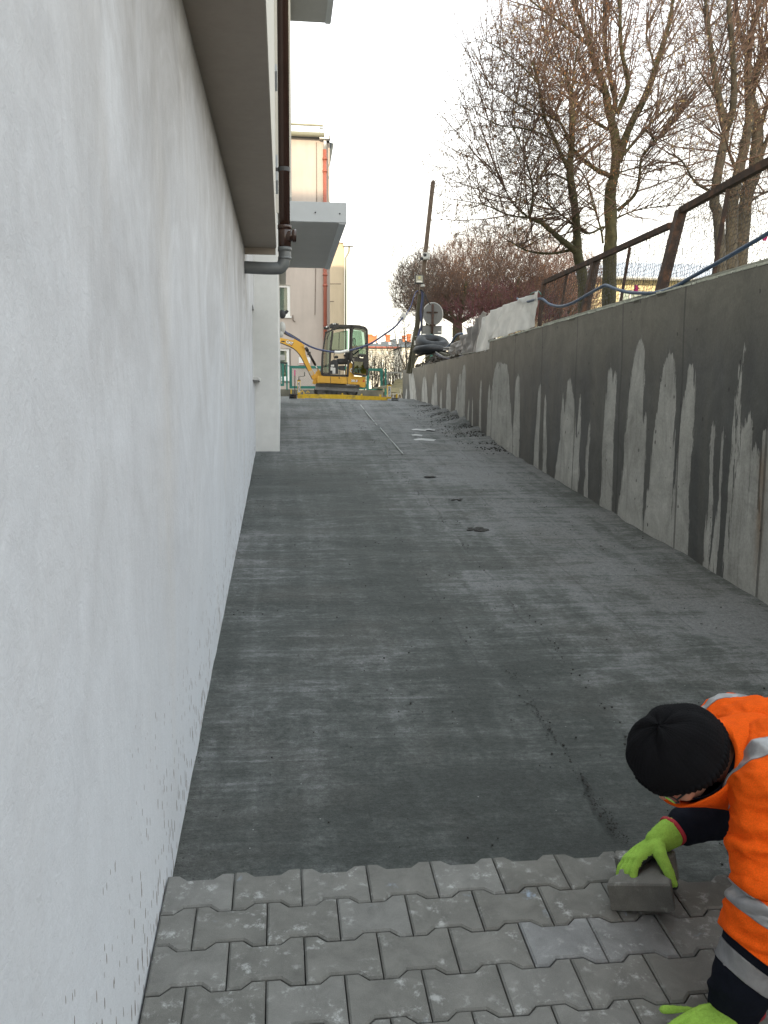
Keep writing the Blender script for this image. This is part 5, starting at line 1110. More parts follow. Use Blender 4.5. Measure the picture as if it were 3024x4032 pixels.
# ================================================================== TREES
def tubes_np(paths, rads, sides=3):
    V = []; Fc = []; n = 0
    ang = np.arange(sides)*2*math.pi/sides; ca, sa = np.cos(ang)[:, None], np.sin(ang)[:, None]
    for P, r in zip(paths, rads):
        P = np.asarray(P); m = len(P); t = P[-1]-P[0]; t = t/(np.linalg.norm(t)+1e-9)
        u = np.cross(t, (0.3, .5, .81)); u /= np.linalg.norm(u)+1e-9; w_ = np.cross(t, u)
        V.append((P[:, None, :]+r[:, None, None]*(ca*u+sa*w_)[None]).reshape(-1, 3))
        for i in range(m-1):
            for k in range(sides): Fc.append((n+i*sides+k, n+i*sides+(k+1) % sides, n+(i+1)*sides+(k+1) % sides, n+(i+1)*sides+k))
        n += m*sides
    return np.concatenate(V), Fc
def grow(name, lab, base, limbs, env, ntw, seed, upright=0., rmin=.004, rtw=.009, mats=('bark', 'twig'), leaves=0, leafmat='seed', leafsize=.03, cat='tree', grp=None, sideshoots=2, maxlen=1.4, droop=0., trunk_n=1, keep_above=None, fan=0, fanlen=(1.2, 2.6)):
    """limbs: list of (points, r0, r1). env: list of (centre, radii). Twigs join the nearest older wood."""
    g = np.random.default_rng(seed)
    root = empty(name, tuple(base), lab, cat, grp)
    nodes = []; nr = []
    for k, (pts, r0, r1) in enumerate(limbs):
        P = smooth_path(pts, 6); t = np.linspace(0, 1, len(P)); P = P+np.cumsum(g.normal(0, .008, P.shape), 0)*np.minimum(1, r0*6)*(1 if k else .3)
        r = r0*(1-t)+r1*t; r = r*(1+.06*g.normal(size=len(r)))
        MB().tube(P, r, 12 if r0 > .06 else 7).build('trunk' if k < trunk_n else 'limb', M[mats[0]], root, smooth=True)
        a = int(len(P)*(.45 if k < trunk_n else .12)); nodes.append(P[a:]); nr.append(r[a:])
    if fan:
        ctr_ = np.mean([p_[-1] for p_ in nodes], 0); ctr_[2] -= 1.5; limbs_n = list(nodes); fr_ = list(nr); fb = MB()
        wl_ = np.array([len(p_) for p_ in limbs_n], float); wl_ /= wl_.sum()
        for _ in range(fan):
            q = g.choice(len(limbs_n), p=wl_); i = int(len(limbs_n[q])*g.random()**.7*.999); p0 = limbs_n[q][i]; L_ = g.uniform(*fanlen)
            out_ = p0-ctr_; out_[2] *= .4; out_ /= np.linalg.norm(out_)+1e-6; d = out_*.8+np.array([0, 0, .75+upright*.3])+g.normal(0, .42, 3); d /= np.linalg.norm(d)
            bend = np.array([0, 0, .12])+out_*.05; P = np.array([p0+d*L_*s+bend*L_*s*s+g.normal(0, .012, 3)*(s > 0) for s in np.linspace(0, 1, 7)]); r = np.linspace(min(.020, fr_[q][i]*.6+.004), rmin, 7)
            fb.tube(P, r, 4, False); nodes.append(P[1:]); nr.append(r[1:])
        fo = fb.build('long_shoots', M[mats[1]], root, smooth=True); fo['kind'] = 'stuff'
    N = np.concatenate(nodes); RR = np.concatenate(nr); cap = len(N)+ntw*5+10
    NN = np.zeros((cap, 3)); NR = np.zeros(cap); ND = np.zeros((cap, 3)); n = len(N); NN[:n] = N; NR[:n] = np.minimum(RR*.5, .03)
    T = []; wts = np.array([np.prod(e_[1]) for e_ in env]); wts = wts/wts.sum()
    for e_, w_ in zip(env, wts):
        k = int(ntw*w_)+1; d = g.normal(size=(k, 3)); d /= np.linalg.norm(d, axis=1)[:, None]; T.append(np.array(e_[0])+d*(g.random(k)**(1/2.2))[:, None]*np.array(e_[1]))
    T = np.concatenate(T)
    if keep_above is not None: T = T[T[:, 2] > keep_above]
    d0 = np.array([np.min(((N-t)**2).sum(1)) for t in T]); T = T[np.argsort(d0+g.random(len(d0))*.3)]
    paths = []; rads = []; tips = []
    for t in T:
        dv = t-NN[:n]; d = np.sqrt((dv**2).sum(1)); pen = np.maximum(0, -dv[:, 2])*upright*2
        cosang = (dv*ND[:n]).sum(1)/(d+1e-6); pen += d*.8*(1-cosang)*(np.abs(ND[:n]).sum(1) > 0)
        i = int(np.argmin(d+pen)); L_ = d[i]
        if L_ < .08: continue
        st_ = NN[i]; tgt = t if L_ < maxlen else st_+dv[i]/L_*maxlen; L_ = min(L_, maxlen)
        dirn = (tgt-st_)/L_; pd = ND[i] if np.abs(ND[i]).sum() > 0 else dirn
        m1 = st_+(pd*.35+dirn*.65)*L_*.35+np.array([0, 0, upright*.06*L_]); m2 = st_+dirn*L_*.7+g.normal(0, .02, 3)*L_+np.array([0, 0, -.03*droop*L_])
        P = np.array([st_, m1, m2, tgt]); r0 = min(NR[i]*.85, rtw*1.7, .008+L_*.015); r0 = max(r0, rmin)
        r = np.array([r0, r0*.85, r0*.65, max(r0*.45, rmin*.6)])
        paths.append(P); rads.append(r)
        for q, (p_, rq) in enumerate(zip(P[1:], r[1:])):
            NN[n] = p_; NR[n] = rq; e = P[q+1]-P[q]; ND[n] = e/(np.linalg.norm(e)+1e-9); n += 1
        for s_ in range(sideshoots):
            k = g.random()*.8+.2; p0 = P[0]+(P[-1]-P[0])*k; dd = dirn+g.normal(0, .42, 3)+np.array([0, 0, upright*.35]); dd /= np.linalg.norm(dd); l_ = g.uniform(.2, .75)*min(1.2, L_+.3)
            p1 = p0+dd*l_*.5+g.normal(0, .006, 3); p2 = p0+dd*l_+np.array([0, 0, upright*.05-.04*droop]); paths.append(np.array([p0, p1, p2])); rads.append(np.array([rmin, rmin*.85, rmin*.6])); tips += [p1, p2]
    V, Fc = tubes_np(paths, rads, 3)
    cw = mobj('crown', V, Fc, M[mats[1]], root); cw['kind'] = 'stuff'
    if leaves:
        tp = np.array(tips); idx = g.integers(0, len(tp), leaves); c = tp[idx]+g.normal(0, .03, (leaves, 3))
        if isinstance(leafmat, str): leafmat = [(leafmat, 1.0)]
        s0 = 0
        for lm, frac in leafmat:
            cc = c[s0:s0+int(leaves*frac)]; s0 += len(cc); k = len(cc)
            a = g.normal(size=(k, 3)); a /= np.linalg.norm(a, axis=1)[:, None]; a[:, 2] -= .6; b2 = np.cross(a, g.normal(size=(k, 3))); b2 /= np.linalg.norm(b2, axis=1)[:, None]
            s_ = (leafsize*g.uniform(.6, 1.3, k))[:, None]
            V = np.stack([cc, cc+a*s_*.5+b2*s_*.28, cc+a*s_, cc+a*s_*.5-b2*s_*.28], 1).reshape(-1, 3)
            i = np.arange(k)[:, None]*4+np.arange(4)[None]
            lv = mobj('leaves', V, i, M[lm], root); lv['kind'] = 'stuff'
    return root
def ti(cx, cy, Y): return np.array(atY(1700+cx/1.253, cy/1.253, Y))
def lim(pts, Y, r0, r1, dy=0.):
    n_ = len(pts); return ([ti(x, y, Y+dy*(k/(n_-1))) for k, (x, y) in enumerate(pts)], r0, r1)
YT = 22.
gz = .62
bA = np.array(atY(2402, 1240, YT)); bA[2] = gz
A = [([bA, ti(878, 1330, YT), ti(887, 1150, YT), ti(882, 950, YT), ti(903, 850, YT), ti(905, 700, YT), ti(872, 550, YT), ti(845, 430, YT), ti(800, 320, YT), ti(760, 180, YT), ti(700, 20, YT), ti(640, -120, YT)], .185, .03),
     lim([(918, 800), (975, 620), (1060, 450), (1130, 250), (1170, 100), (1200, -80)], YT, .105, .035, -.8),
     lim([(890, 580), (905, 500), (880, 380), (860, 260), (850, 100), (845, -100)], YT, .075, .03, .9),
     lim([(915, 560), (970, 420), (940, 250), (935, 90), (930, -80)], YT, .07, .028, -.6),
     lim([(930, 780), (1050, 640), (1130, 560), (1250, 518)], YT, .045, .02, 1.2), lim([(915, 1040), (1010, 945), (1035, 780), (1095, 700), (1060, 640)], YT, .05, .02, -1.),
     lim([(1095, 700), (1160, 650), (1200, 560)], YT-1., .028, .014), lim([(880, 870), (800, 830), (700, 740), (640, 610), (560, 560)], YT, .07, .02, -1.2),
     lim([(870, 640), (770, 580), (700, 500), (640, 400)], YT, .045, .016, 1.0), lim([(780, 230), (680, 150), (560, 60), (480, 0)], YT, .04, .018, -.7), lim([(1100, 330), (1060, 180), (1065, 120)], YT-.4, .03, .016),
     lim([(845, 1120), (760, 1150), (640, 1060), (560, 1000)], YT, .035, .014, -.9), lim([(860, 470), (800, 420), (700, 400), (600, 330)], YT, .04, .014, 1.2),
     lim([(900, 860), (1000, 830), (1110, 810)], YT, .022, .012, 1.), lim([(905, 1080), (1000, 1040), (1170, 1010)], YT, .025, .01, -.7), lim([(845, 1200), (835, 1130), (800, 1020), (750, 860), (650, 780)], YT, .03, .014, .5)]
def ce(cx, cy, Y): return tuple(ti(cx, cy, Y))
envA = [(ce(780, 350, YT), (2.8, 2.4, 3.2)), (ce(900, 60, YT), (3.0, 2.4, 2.6)), (ce(1080, 650, YT), (1.9, 2.0, 2.6)), (ce(560, 500, YT), (1.7, 2.0, 2.7)), (ce(700, 850, YT), (2.3, 2.0, 1.8)), (ce(560, 180, YT), (1.4, 1.8, 1.7))]
grow('linden_tree', 'large bare tree with thick mossy trunk forking high, behind the railing', bA, A, envA, 4200, 11, .45, .0042, .014, ('bark_green', 'twig'), 8000, [('seed', .55), ('seed2', .45)], .05, sideshoots=3, maxlen=1.3, fan=330)
bB = np.array(atY(2310, 1240, YT-.6)); bB[2] = gz; YT2 = YT-.6
Bl = [([bB, ti(745, 1400, YT2), ti(722, 1260, YT2), ti(708, 1050, YT2), ti(682, 860, YT2), ti(690, 700, YT2), ti(693, 560, YT2), ti(688, 480, YT2)], .145, .045),
      lim([(672, 830), (610, 690), (560, 580), (530, 420), (500, 300)], YT2, .055, .018, -.6), lim([(712, 1240), (620, 1170), (540, 1100), (478, 1075)], YT2, .085, .04, -.5),
      lim([(690, 900), (600, 860), (520, 880), (430, 890)], YT2, .03, .012, .6), lim([(700, 1230), (600, 1250), (480, 1240), (380, 1190)], YT2, .04, .015, .8),
      lim([(478, 1075), (500, 960), (480, 850), (430, 700), (360, 560)], YT2-.5, .032, .010), lim([(478, 1075), (400, 1000), (330, 880), (230, 760)], YT2-.5, .028, .009, .5), lim([(478, 1075), (380, 1060), (260, 1010), (150, 990)], YT2-.5, .026, .008, -.6),
      lim([(530, 420), (450, 330), (340, 240), (260, 200)], YT2-.6, .022, .008, .4), lim([(560, 580), (440, 520), (330, 450), (230, 420)], YT2-.5, .022, .008, .9), lim([(608, 690), (480, 640), (340, 620), (220, 560)], YT2-.4, .024, .008, -.8),
      lim([(688, 480), (660, 380), (600, 250), (540, 130)], YT2, .03, .01, .5), lim([(688, 480), (700, 360), (720, 220)], YT2, .03, .01, -.6)]
envB = [(ce(420, 780, YT2), (2.2, 1.8, 2.2)), (ce(500, 500, YT2), (2.0, 1.8, 2.2)), (ce(330, 1000, YT2), (1.6, 1.5, 1.3)), (ce(430, 240, YT2), (1.3, 1.5, 1.4)), (ce(600, 1080, YT2), (1.4, 1.2, .9))]
grow('linden_tree', 'bare tree with knobbly cut limb, left of the large forking trunk', bB, Bl, envB, 3300, 12, .15, .0040, .013, ('bark_green', 'twig'), 8000, [('seed', .3), ('seed2', .7)], .05, sideshoots=3, maxlen=1.1, droop=.5, fan=200)
# group of trees at the right edge
def tr(cx, cy, Y): return np.array(atY(1900+cx/1.476, cy/1.476, Y))
def limr(pts, Y, r0, r1, dy=0.): n_ = len(pts); return ([tr(x, y, Y+dy*(k/(n_-1))) for k, (x, y) in enumerate(pts)], r0, r1)
YR = 17.5
for k, (lab, trunk, limbs, env, sd_) in enumerate((
    ('slender grey trunk, leftmost of the tree clump at the right edge', [(1430, 1500), (1375, 1310), (1345, 1180), (1385, 900), (1410, 770), (1380, 600), (1350, 430), (1320, 200), (1290, -80)],
     [([(1410, 770), (1455, 620), (1460, 400), (1450, 200), (1430, -60)], .075, .04), ([(1340, 1120), (1240, 1060), (1170, 950), (1120, 900)], .03, .01), ([(1370, 590), (1300, 480), (1240, 380)], .02, .008)], [((1280, 500), (1.3, 1.4, 3.0)), ((1350, 100), (1.4, 1.4, 1.6)), ((1270, 900), (1.0, 1.2, 1.2))], 21),
    ('middle trunk of the tree clump at the right edge, dividing upward', [(1460, 1500), (1450, 1300), (1470, 1080), (1520, 860), (1550, 680), (1540, 400), (1560, 200), (1600, 60), (1620, -80)],
     [([(1480, 1000), (1440, 900), (1400, 780)], .04, .02), ([(1550, 500), (1600, 350), (1659, 200)], .04, .02), ([(1530, 300), (1480, 120), (1460, -60)], .04, .02)], [((1500, 500), (1.5, 1.4, 3.2)), ((1560, 50), (1.5, 1.4, 1.6))], 22),
    ('rightmost trunk of the tree clump, cut by the picture edge', [(1500, 1500), (1520, 1250), (1580, 1000), (1600, 760), (1580, 640), (1560, 560), (1590, 420), (1659, 300), (1750, 120), (1800, -80)],
     [([(1590, 1000), (1659, 800), (1750, 650)], .06, .03), ([(1600, 760), (1670, 560), (1740, 300), (1760, 0)], .06, .03), ([(1540, 1180), (1640, 1120), (1740, 1100)], .03, .015), ([(1570, 1060), (1650, 960), (1760, 860)], .03, .015)], [((1680, 600), (1.8, 1.5, 3.2)), ((1700, 100), (1.8, 1.5, 1.8)), ((1650, 1000), (1.2, 1.2, 1.0))], 23))):
    Yk = YR+.5*k-.5; b0 = tr(trunk[0][0], trunk[0][1], Yk); b0[2] = gz
    TL = [([b0]+[tr(x, y, Yk) for x, y in trunk[1:]], .115+.02*k, .035)]+[limr(p_, Yk, a_, c_, random.uniform(-.8, .8)) for p_, a_, c_ in limbs]
    EN = [(tuple(tr(c_[0], c_[1], Yk)), r_) for c_, r_ in env]
    grow('clump_tree', lab, b0, TL, EN, 1300, sd_, .6, .0038, .013, ('bark', 'twig'), 1800, 'seed2', .04, sideshoots=2, maxlen=1.0, fan=60)
# row of pollarded trees behind, dense upright twigs
for k, (x, yb, w_, top, Y, sd_, lab, mt) in enumerate(((1800, 1330, 2.6, 990, 38, 31, 'wide bushy pollard tree above the road sign, full of upright twigs', 'twig'), (1930, 1330, 2.9, 930, 40, 32, 'bushy pollard tree behind the white sheet, second from the left', 'twig'),
        (2075, 1330, 2.6, 925, 42, 33, 'bushy brown pollard tree between the white sheet and the large tree', 'twig_red'), (1690, 1340, 2.1, 1050, 44, 34, 'smallest pale pollard tree behind the leaning pole', 'twig'), (2210, 1300, 2.4, 1010, 44, 35, 'pollard tree half hidden by the large trunks', 'twig_red'))):
    b0 = np.array(atY(x, yb, Y)); zt_ = atY(x, top, Y)[2]; b0[2] = .4; zk = atY(x, 1245, Y)[2]
    L0 = [([b0, b0*[1, 1, 0]+[.05, 0, zk*.5+.2], b0*[1, 1, 0]+[0, 0, zk]], .28, .2)]
    g_ = np.random.default_rng(sd_)
    for q in range(7):
        a_ = q*.9+g_.uniform(0, .5); tip = b0*[1, 1, 0]+[math.cos(a_)*w_*.45, math.sin(a_)*w_*.45, zk+(zt_-zk)*g_.uniform(.2, .5)]
        L0.append(([b0*[1, 1, 0]+[0, 0, zk-.3], (b0*[1, 1, 0]+[0, 0, zk])*.5+tip*.5+[math.cos(a_)*.2, math.sin(a_)*.2, -.2], tip], .10, .05))
    zc_ = (zk+zt_)/2
    grow('pollard_tree', lab, b0, L0, [((b0[0], Y, zc_+.2), (w_, w_*.8, (zt_-zk)/2+.3)), ((b0[0], Y, zk+.6), (w_*.95, w_*.8, (zt_-zk)*.30))], 3000, sd_, 1.5, .0062, .016, ('bark_green', mt), 4000, 'seed', .05, sideshoots=3, maxlen=1.1, cat='tree')
# dark red dogwood thicket below
b0 = np.array(atY(2030, 1320, 27.)); b0[2] = .55
L0 = []
g_ = np.random.default_rng(50)
for q in range(22):
    s0 = b0+[g_.uniform(-1.6, 1.2), g_.uniform(-.6, .6), 0]; tp_ = s0+[g_.uniform(-.9, .9), g_.uniform(-.5, .5), g_.uniform(1.5, 2.9)]; L0.append(([s0, s0*.6+tp_*.4+[0, 0, .3], tp_], .02, .007))
grow('dogwood_shrub', 'dark red stemmed bare shrub spreading behind the white plastic sheet', b0, L0, [((b0[0]-.4, 27, 2.5), (2.1, 1.0, 1.2)), ((b0[0]+.6, 27, 2.0), (1.5, 1.0, 1.0))], 1300, 51, .8, .004, .009, ('twig_pur', 'twig_pur'), 0, sideshoots=3, maxlen=.8, cat='shrub', trunk_n=0)
# bare hedge of upright stems beyond the green fence
hz = np.random.default_rng(60)
for k, x in enumerate(np.linspace(1440, 1600, 9)):
    Y = 33.5+.25*(k % 2); b0 = np.array(atY(x, 1545, Y)); zt_ = atY(x, 1408+14*(k > 6)+6*math.sin(k*2.1), Y)[2]; b0[2] = .1
    L0 = []
    for q in range(5):
        s0 = b0+[hz.uniform(-.12, .12), hz.uniform(-.1, .1), 0]; tp_ = np.array([s0[0]+hz.uniform(-.2, .2), Y, b0[2]+(zt_-b0[2])*hz.uniform(.75, 1.0)]); L0.append(([s0, (s0+tp_)/2+[hz.uniform(-.08, .08), 0, 0], tp_], .026, .008))
    grow('hedge_shrub', 'bare upright hedge plant beyond the green fence, one of a close row', b0, L0, [((b0[0], Y, (zt_+b0[2])/2+.3), (.25, .2, (zt_-b0[2])/2))], 150, 61+k, 2.2, .0045, .008, ('twig_hedge', 'twig_hedge'), 60, 'seed2', .04, sideshoots=2, maxlen=.5, cat='shrub', grp='bare hedge plants in a close row beyond the green fence', trunk_n=0)
b0 = np.array(atY(1600, 1480, 30.)); b0[2] = .2
L0 = [([b0, b0+[0, 0, 1.2], b0+[-.1, 0, 2.2]], .04, .015), ([b0+[0, 0, .8], b0+[-.3, 0, 1.6], b0+[-.5, .1, 2.6]], .02, .008)]
grow('young_tree', 'thin twiggy young tree left of the leaning pole with fine arching twigs', b0, L0, [((b0[0]-.1, 30, 2.3), (.7, .6, 1.1)), ((b0[0]+.1, 30, 4.2), (.95, .8, 1.3))], 650, 71, .4, .0035, .008, ('twig_hedge', 'twig_hedge'), 300, 'seed2', .04, sideshoots=3, maxlen=.7, trunk_n=1)
# ================================================================== WORKER
def blob(name, prims, vox, mat, parent, smooth_it=6, fn=None):
    bm = bmesh.new()
    for pr_ in prims:
        c, r = np.array(pr_[0], float), pr_[1]; Mr = pr_[2] if len(pr_) > 2 else Matrix.Identity(3)
        rr_ = (r, r, r) if not hasattr(r, '__len__') else r
        M4 = Matrix.Translation(c) @ Mr.to_4x4() @ Matrix.Diagonal((*rr_, 1))
        bmesh.ops.create_icosphere(bm, subdivisions=2 if max(rr_) < .03 else 3, radius=1, matrix=M4)
    me = bpy.data.meshes.new(name+'_raw'); bm.to_mesh(me); bm.free()
    o = bpy.data.objects.new(name, me); C.objects.link(o)
    m = o.modifiers.new('r', 'REMESH'); m.mode = 'VOXEL'; m.voxel_size = vox; m.use_smooth_shade = True
    s = o.modifiers.new('s', 'SMOOTH'); s.factor = .5; s.iterations = smooth_it
    dg = bpy.context.evaluated_depsgraph_get(); dg.update(); ev = o.evaluated_get(dg)
    me2 = bpy.data.meshes.new_from_object(ev); bpy.data.objects.remove(o); me2.name = name
    co = np.zeros(len(me2.vertices)*3); me2.vertices.foreach_get('co', co); co = co.reshape(-1, 3)
    no = np.zeros(len(me2.vertices)*3); me2.vertices.foreach_get('normal', no); no = no.reshape(-1, 3)
    if fn is not None: co = co+no*fn(co, no)[:, None]
    if parent is not None: co = co-np.array(root_of(parent).location)
    me2.vertices.foreach_set('co', co.reshape(-1)); me2.materials.clear(); me2.materials.append(mat)
    me2.polygons.foreach_set('use_smooth', [True]*len(me2.polygons)); me2.update()
    return link(bpy.data.objects.new(name, me2), parent)
def chain(pts, rs, step=.35):
    out = []
    for (a, ra), (b_, rb) in zip(zip(pts[:-1], rs[:-1]), zip(pts[1:], rs[1:])):
        a, b_ = np.array(a, float), np.array(b_, float); L_ = np.linalg.norm(b_-a); n_ = max(2, int(L_/(min(ra, rb)*step))+1)
        for t in np.linspace(0, 1, n_): out.append((a*(1-t)+b_*t, ra*(1-t)+rb*t))
    return out
def region(src, name, mat, parent, test, off=.0025, planes=(), keep=False):
    """copies the part of a garment between cutting planes as a shell of its own, lying just above it"""
    bm = bmesh.new(); bm.from_mesh(src.data); org = np.array(root_of(src).location)
    for (pc, pn) in planes:
        bmesh.ops.bisect_plane(bm, geom=bm.verts[:]+bm.edges[:]+bm.faces[:], plane_co=Vector(np.array(pc)-org), plane_no=Vector(pn), clear_inner=False, clear_outer=False)
    kill = [f for f in bm.faces if not test(np.array(f.calc_center_median())+org, f.normal)]
    bmesh.ops.delete(bm, geom=kill, context='FACES')
    bm.normal_update()
    n0 = {v: v.normal.copy() for v in bm.verts}
    geom = bmesh.ops.duplicate(bm, geom=bm.verts[:]+bm.edges[:]+bm.faces[:])['geom'] if False else None
    for v in bm.verts: v.co += n0[v]*off
    me = bpy.data.meshes.new(name); bm.to_mesh(me); bm.free(); me.materials.clear(); me.materials.append(mat)
    me.polygons.foreach_set('use_smooth', [True]*len(me.polygons)); o = link(bpy.data.objects.new(name, me), parent)
    sm = o.modifiers.new('thick', 'SOLIDIFY'); sm.thickness = off*.9; sm.offset = -1
    return o
def fold(seed, amp, sc=(1, 1, 1), octs=3):
    def f_(co, no):
        out = np.zeros(len(co))
        for i, p in enumerate(co):
            v_ = Vector((p[0]*sc[0]+seed, p[1]*sc[1], p[2]*sc[2])); q = 0; a = 1
            for _ in range(octs): q += a*(1-2*abs(mnoise.noise(v_))); v_ = v_*2.03+Vector((3, 1, 7)); a *= .45
            out[i] = q
        return (out-.35)*amp
    return f_
A3 = lambda x, y, Y: np.array(atY(x, y, Y))
def imgplane(p0, p1, Y0, Y1, tilt): a, b_ = A3(*p0, Y0), A3(*p1, Y1); d = b_-a; n_ = np.cross(d, np.array([0, 1, tilt])); return (a+b_)/2, n_/np.linalg.norm(n_)
worker = empty('person', (1.45, 2.05, zpav(2.05)), 'worker in black knitted hat, orange reflective jacket and lime gloves, setting a stone', 'person')
Sn, Sn2, En, Wn = A3(3012, 3140, 1.90), A3(3022, 3330, 1.85), A3(3004, 3580, 1.81), A3(2885, 3935, 1.86)
Sf, Ef, Wf = np.array([1.26, 2.26, -.91]), np.array([1.415, 2.44, -1.225]), A3(2668, 3262, 2.40)
HC = A3(2665, 2950, 2.0)
hc = np.array([-.62, -.32, .70]); hc /= np.linalg.norm(hc); hf = np.array([-.66, -.26, -.70]); hf -= hc*(hf@hc); hf /= np.linalg.norm(hf); hl = np.cross(hc, hf)
HM = Matrix((tuple(hl), tuple(hf), tuple(hc))).transposed()   # local x = his left, y = face, z = crown
H0 = HC-hc*.035
def hp_(x, y, z): return H0+hl*x+hf*y+hc*z
neck0 = np.array([1.20, 2.07, -.93])
# the body itself: one continuous skin
body_pr = [(H0+hc*.03, (.074, .093, .088), HM), (hp_(0, .028, -.05), (.056, .062, .062), HM), (hp_(0, .055, -.095), .026), (hp_(0, .05, -.07), .036), (hp_(0, .098, -.022), (.013, .022, .018), HM), (hp_(0, .094, .0), (.009, .012, .022), HM),
           (hp_(.076, -.012, -.015), (.010, .018, .030), HM), (hp_(-.076, -.012, -.015), (.010, .018, .030), HM), (hp_(.04, .07, -.03), .024), (hp_(-.04, .07, -.03), .024), (hp_(0, .09, -.062), (.024, .010, .009), HM), (hp_(0, .085, .032), (.05, .016, .012), HM)]
pelvis = np.array([1.80, 2.07, -.96])
kn = lambda s: np.array([1.50, 2.07+s*.17, zpav(2.07+s*.17)+.075]); ft = lambda s: np.array([1.95, 2.07+s*.16, zpav(2.07)+.06])
hipj = lambda s: pelvis+np.array([0, s*.10, -.02])
body_pr += chain([hp_(0, -.02, -.03), neck0], [.055, .062])+chain([neck0, (1.40, 2.07, -.93), (1.6, 2.07, -.92), pelvis], [.085, .12, .115, .125])
body_pr += [((1.34, 2.07, -.93), (.14, .17, .11)), ((1.78, 2.07, -.96), (.12, .16, .12))]
for S_, E2, W2 in ((Sn, En, Wn), (Sf, Ef, Wf)): body_pr += chain([(1.33, (S_[1]+2.07)/2, -.92), S_, E2, W2], [.07, .058, .043, .029])
for s in (-1, 1): body_pr += chain([hipj(s), kn(s), ft(s), ft(s)+[.13, 0, -.01]], [.095, .06, .042, .035])
sk = blob('body', body_pr, .0075, M['skin'], worker, 5)
# face details on the head
for s in (1, -1):
    MB().ell(hp_(s*.032, .083, .006), (.013, .013, .012)).build('eye', M['eye'], worker, True)
    pe = MB().ell(hp_(s*.032, .0925, .006), (.006, .006, .006)).build('pupil', M['blackp'], worker, True)
MB().ell(hp_(0, .094, -.062), (.024, .008, .007), HM).build('lips', M['lip'], worker, True)
MB().ell(hp_(0, -.075, -.045), (.06, .028, .04), HM).build('hair', M['hair'], worker, True)
# glasses
gb = MB()
for s in (1, -1):
    rim = [hp_(s*(.034+.026*math.cos(t)), .112-.006*abs(math.cos(t)), .004+.019*math.sin(t)*(1+.15*math.cos(2*t))) for t in np.linspace(0, 2*math.pi, 22)]
    gb.tube(rim, .0022, 6, cap=False); gb.tube([hp_(s*.060, .108, .010), hp_(s*.080, .06, .012), hp_(s*.083, -.01, .008), hp_(s*.080, -.03, -.008)], .0024, 6)
gb.tube([hp_(.009, .113, .008), hp_(0, .116, .011), hp_(-.009, .113, .008)], .002, 6)
gl_ = gb.build('glasses', M['cab_black'], worker, True)
for s in (1, -1): MB().ell(hp_(s*.034, .112, .004), (.025, .0012, .018), HM).build('lens', M['lens_clear'], gl_, True)

# knitted hat
def hat():
    nu, nv = 220, 70; v = []; f = []
    Cc = HC
    for j in range(nv+1):
        th_ = R_(3)+(R_(118)-R_(3))*j/nv
        for i in range(nu):
            ph = 2*math.pi*i/nu; s = j/nv
            rib = .0011*math.sin(ph*55)*(.35+1.6*(s > .80)); cuff = .0055*(1 if s > .80 else 0)*(1-.35*((s-.80)/.2)); edge = -.004*max(0, (s-.96)/.04)
            gather = -.0075*math.exp(-(th_/R_(14))**2)+.0035*math.cos(ph*7+2)*math.exp(-(th_/R_(26))**2)
            wr = .0035*mnoise.noise(Vector((math.cos(ph)*2.2, math.sin(ph)*2.2, s*3)))*2+.0045*math.sin(ph*2+s*5+1)*(1-s)
            rl, rf_, rc = .106, .119, .108
            q = rib+cuff+gather+wr+edge+.0005*math.sin(j*2.6)
            d = np.array([math.sin(th_)*math.cos(ph), math.sin(th_)*math.sin(ph), math.cos(th_)])
            low = -.022*math.sin(ph)*s*s        # sits higher on the forehead than on the nape
            p = Cc+hl*d[0]*(rl+q)+hf*d[1]*(rf_+q)+hc*(d[2]*(rc+q)-low*-1 if False else d[2]*(rc+q)+.034*math.sin(ph)*s*s)
            v.append(p)
    for j in range(nv):
        for i in range(nu): f.append((j*nu+i, (j+1)*nu+i, (j+1)*nu+(i+1) % nu, j*nu+(i+1) % nu))
    f.append(tuple(range(nu)))
    o = mobj('knitted_hat', v, f, M['knit'], worker, True); sm = o.modifiers.new('t', 'SOLIDIFY'); sm.thickness = .004; sm.offset = -1
    P = []; Rr = []
    for k in range(5200):
        i = random.randrange(nu); j = int((nv+1)*random.random()**.8*.98); p = np.array(v[j*nu+i]); n_ = p-Cc; n_ /= np.linalg.norm(n_)
        d = n_+np.random.default_rng(k).normal(0, .7, 3); d /= np.linalg.norm(d); l_ = random.uniform(.003, .009)
        P.append(np.array([p, p+d*l_*.5, p+d*l_*.9+n_*.001])); Rr.append(np.array([.00028, .00022, .00012]))
    V, Fc = tubes_np(P, Rr, 3); fz = mobj('wool_fuzz', V, Fc, M['knit'], o); fz['kind'] = 'stuff'
    return o
hat()

# jacket
jk = [((1.34, 2.08, -.935), (.17, .215, .145)), ((1.52, 2.08, -.915), (.20, .195, .14)), ((1.74, 2.08, -.94), (.17, .195, .15)), ((1.24, 2.09, -.925), (.10, .17, .105))]
jk += chain([(1.24, 2.0, -.90), Sn+[.01, .01, .01], Sn2, En, A3(2968, 3740, 1.82)], [.10, .088, .072, .070, .078])
jk += chain([(1.28, 2.15, -.90), Sf, (Sf+Ef)/2, Ef], [.10, .092, .078, .070])
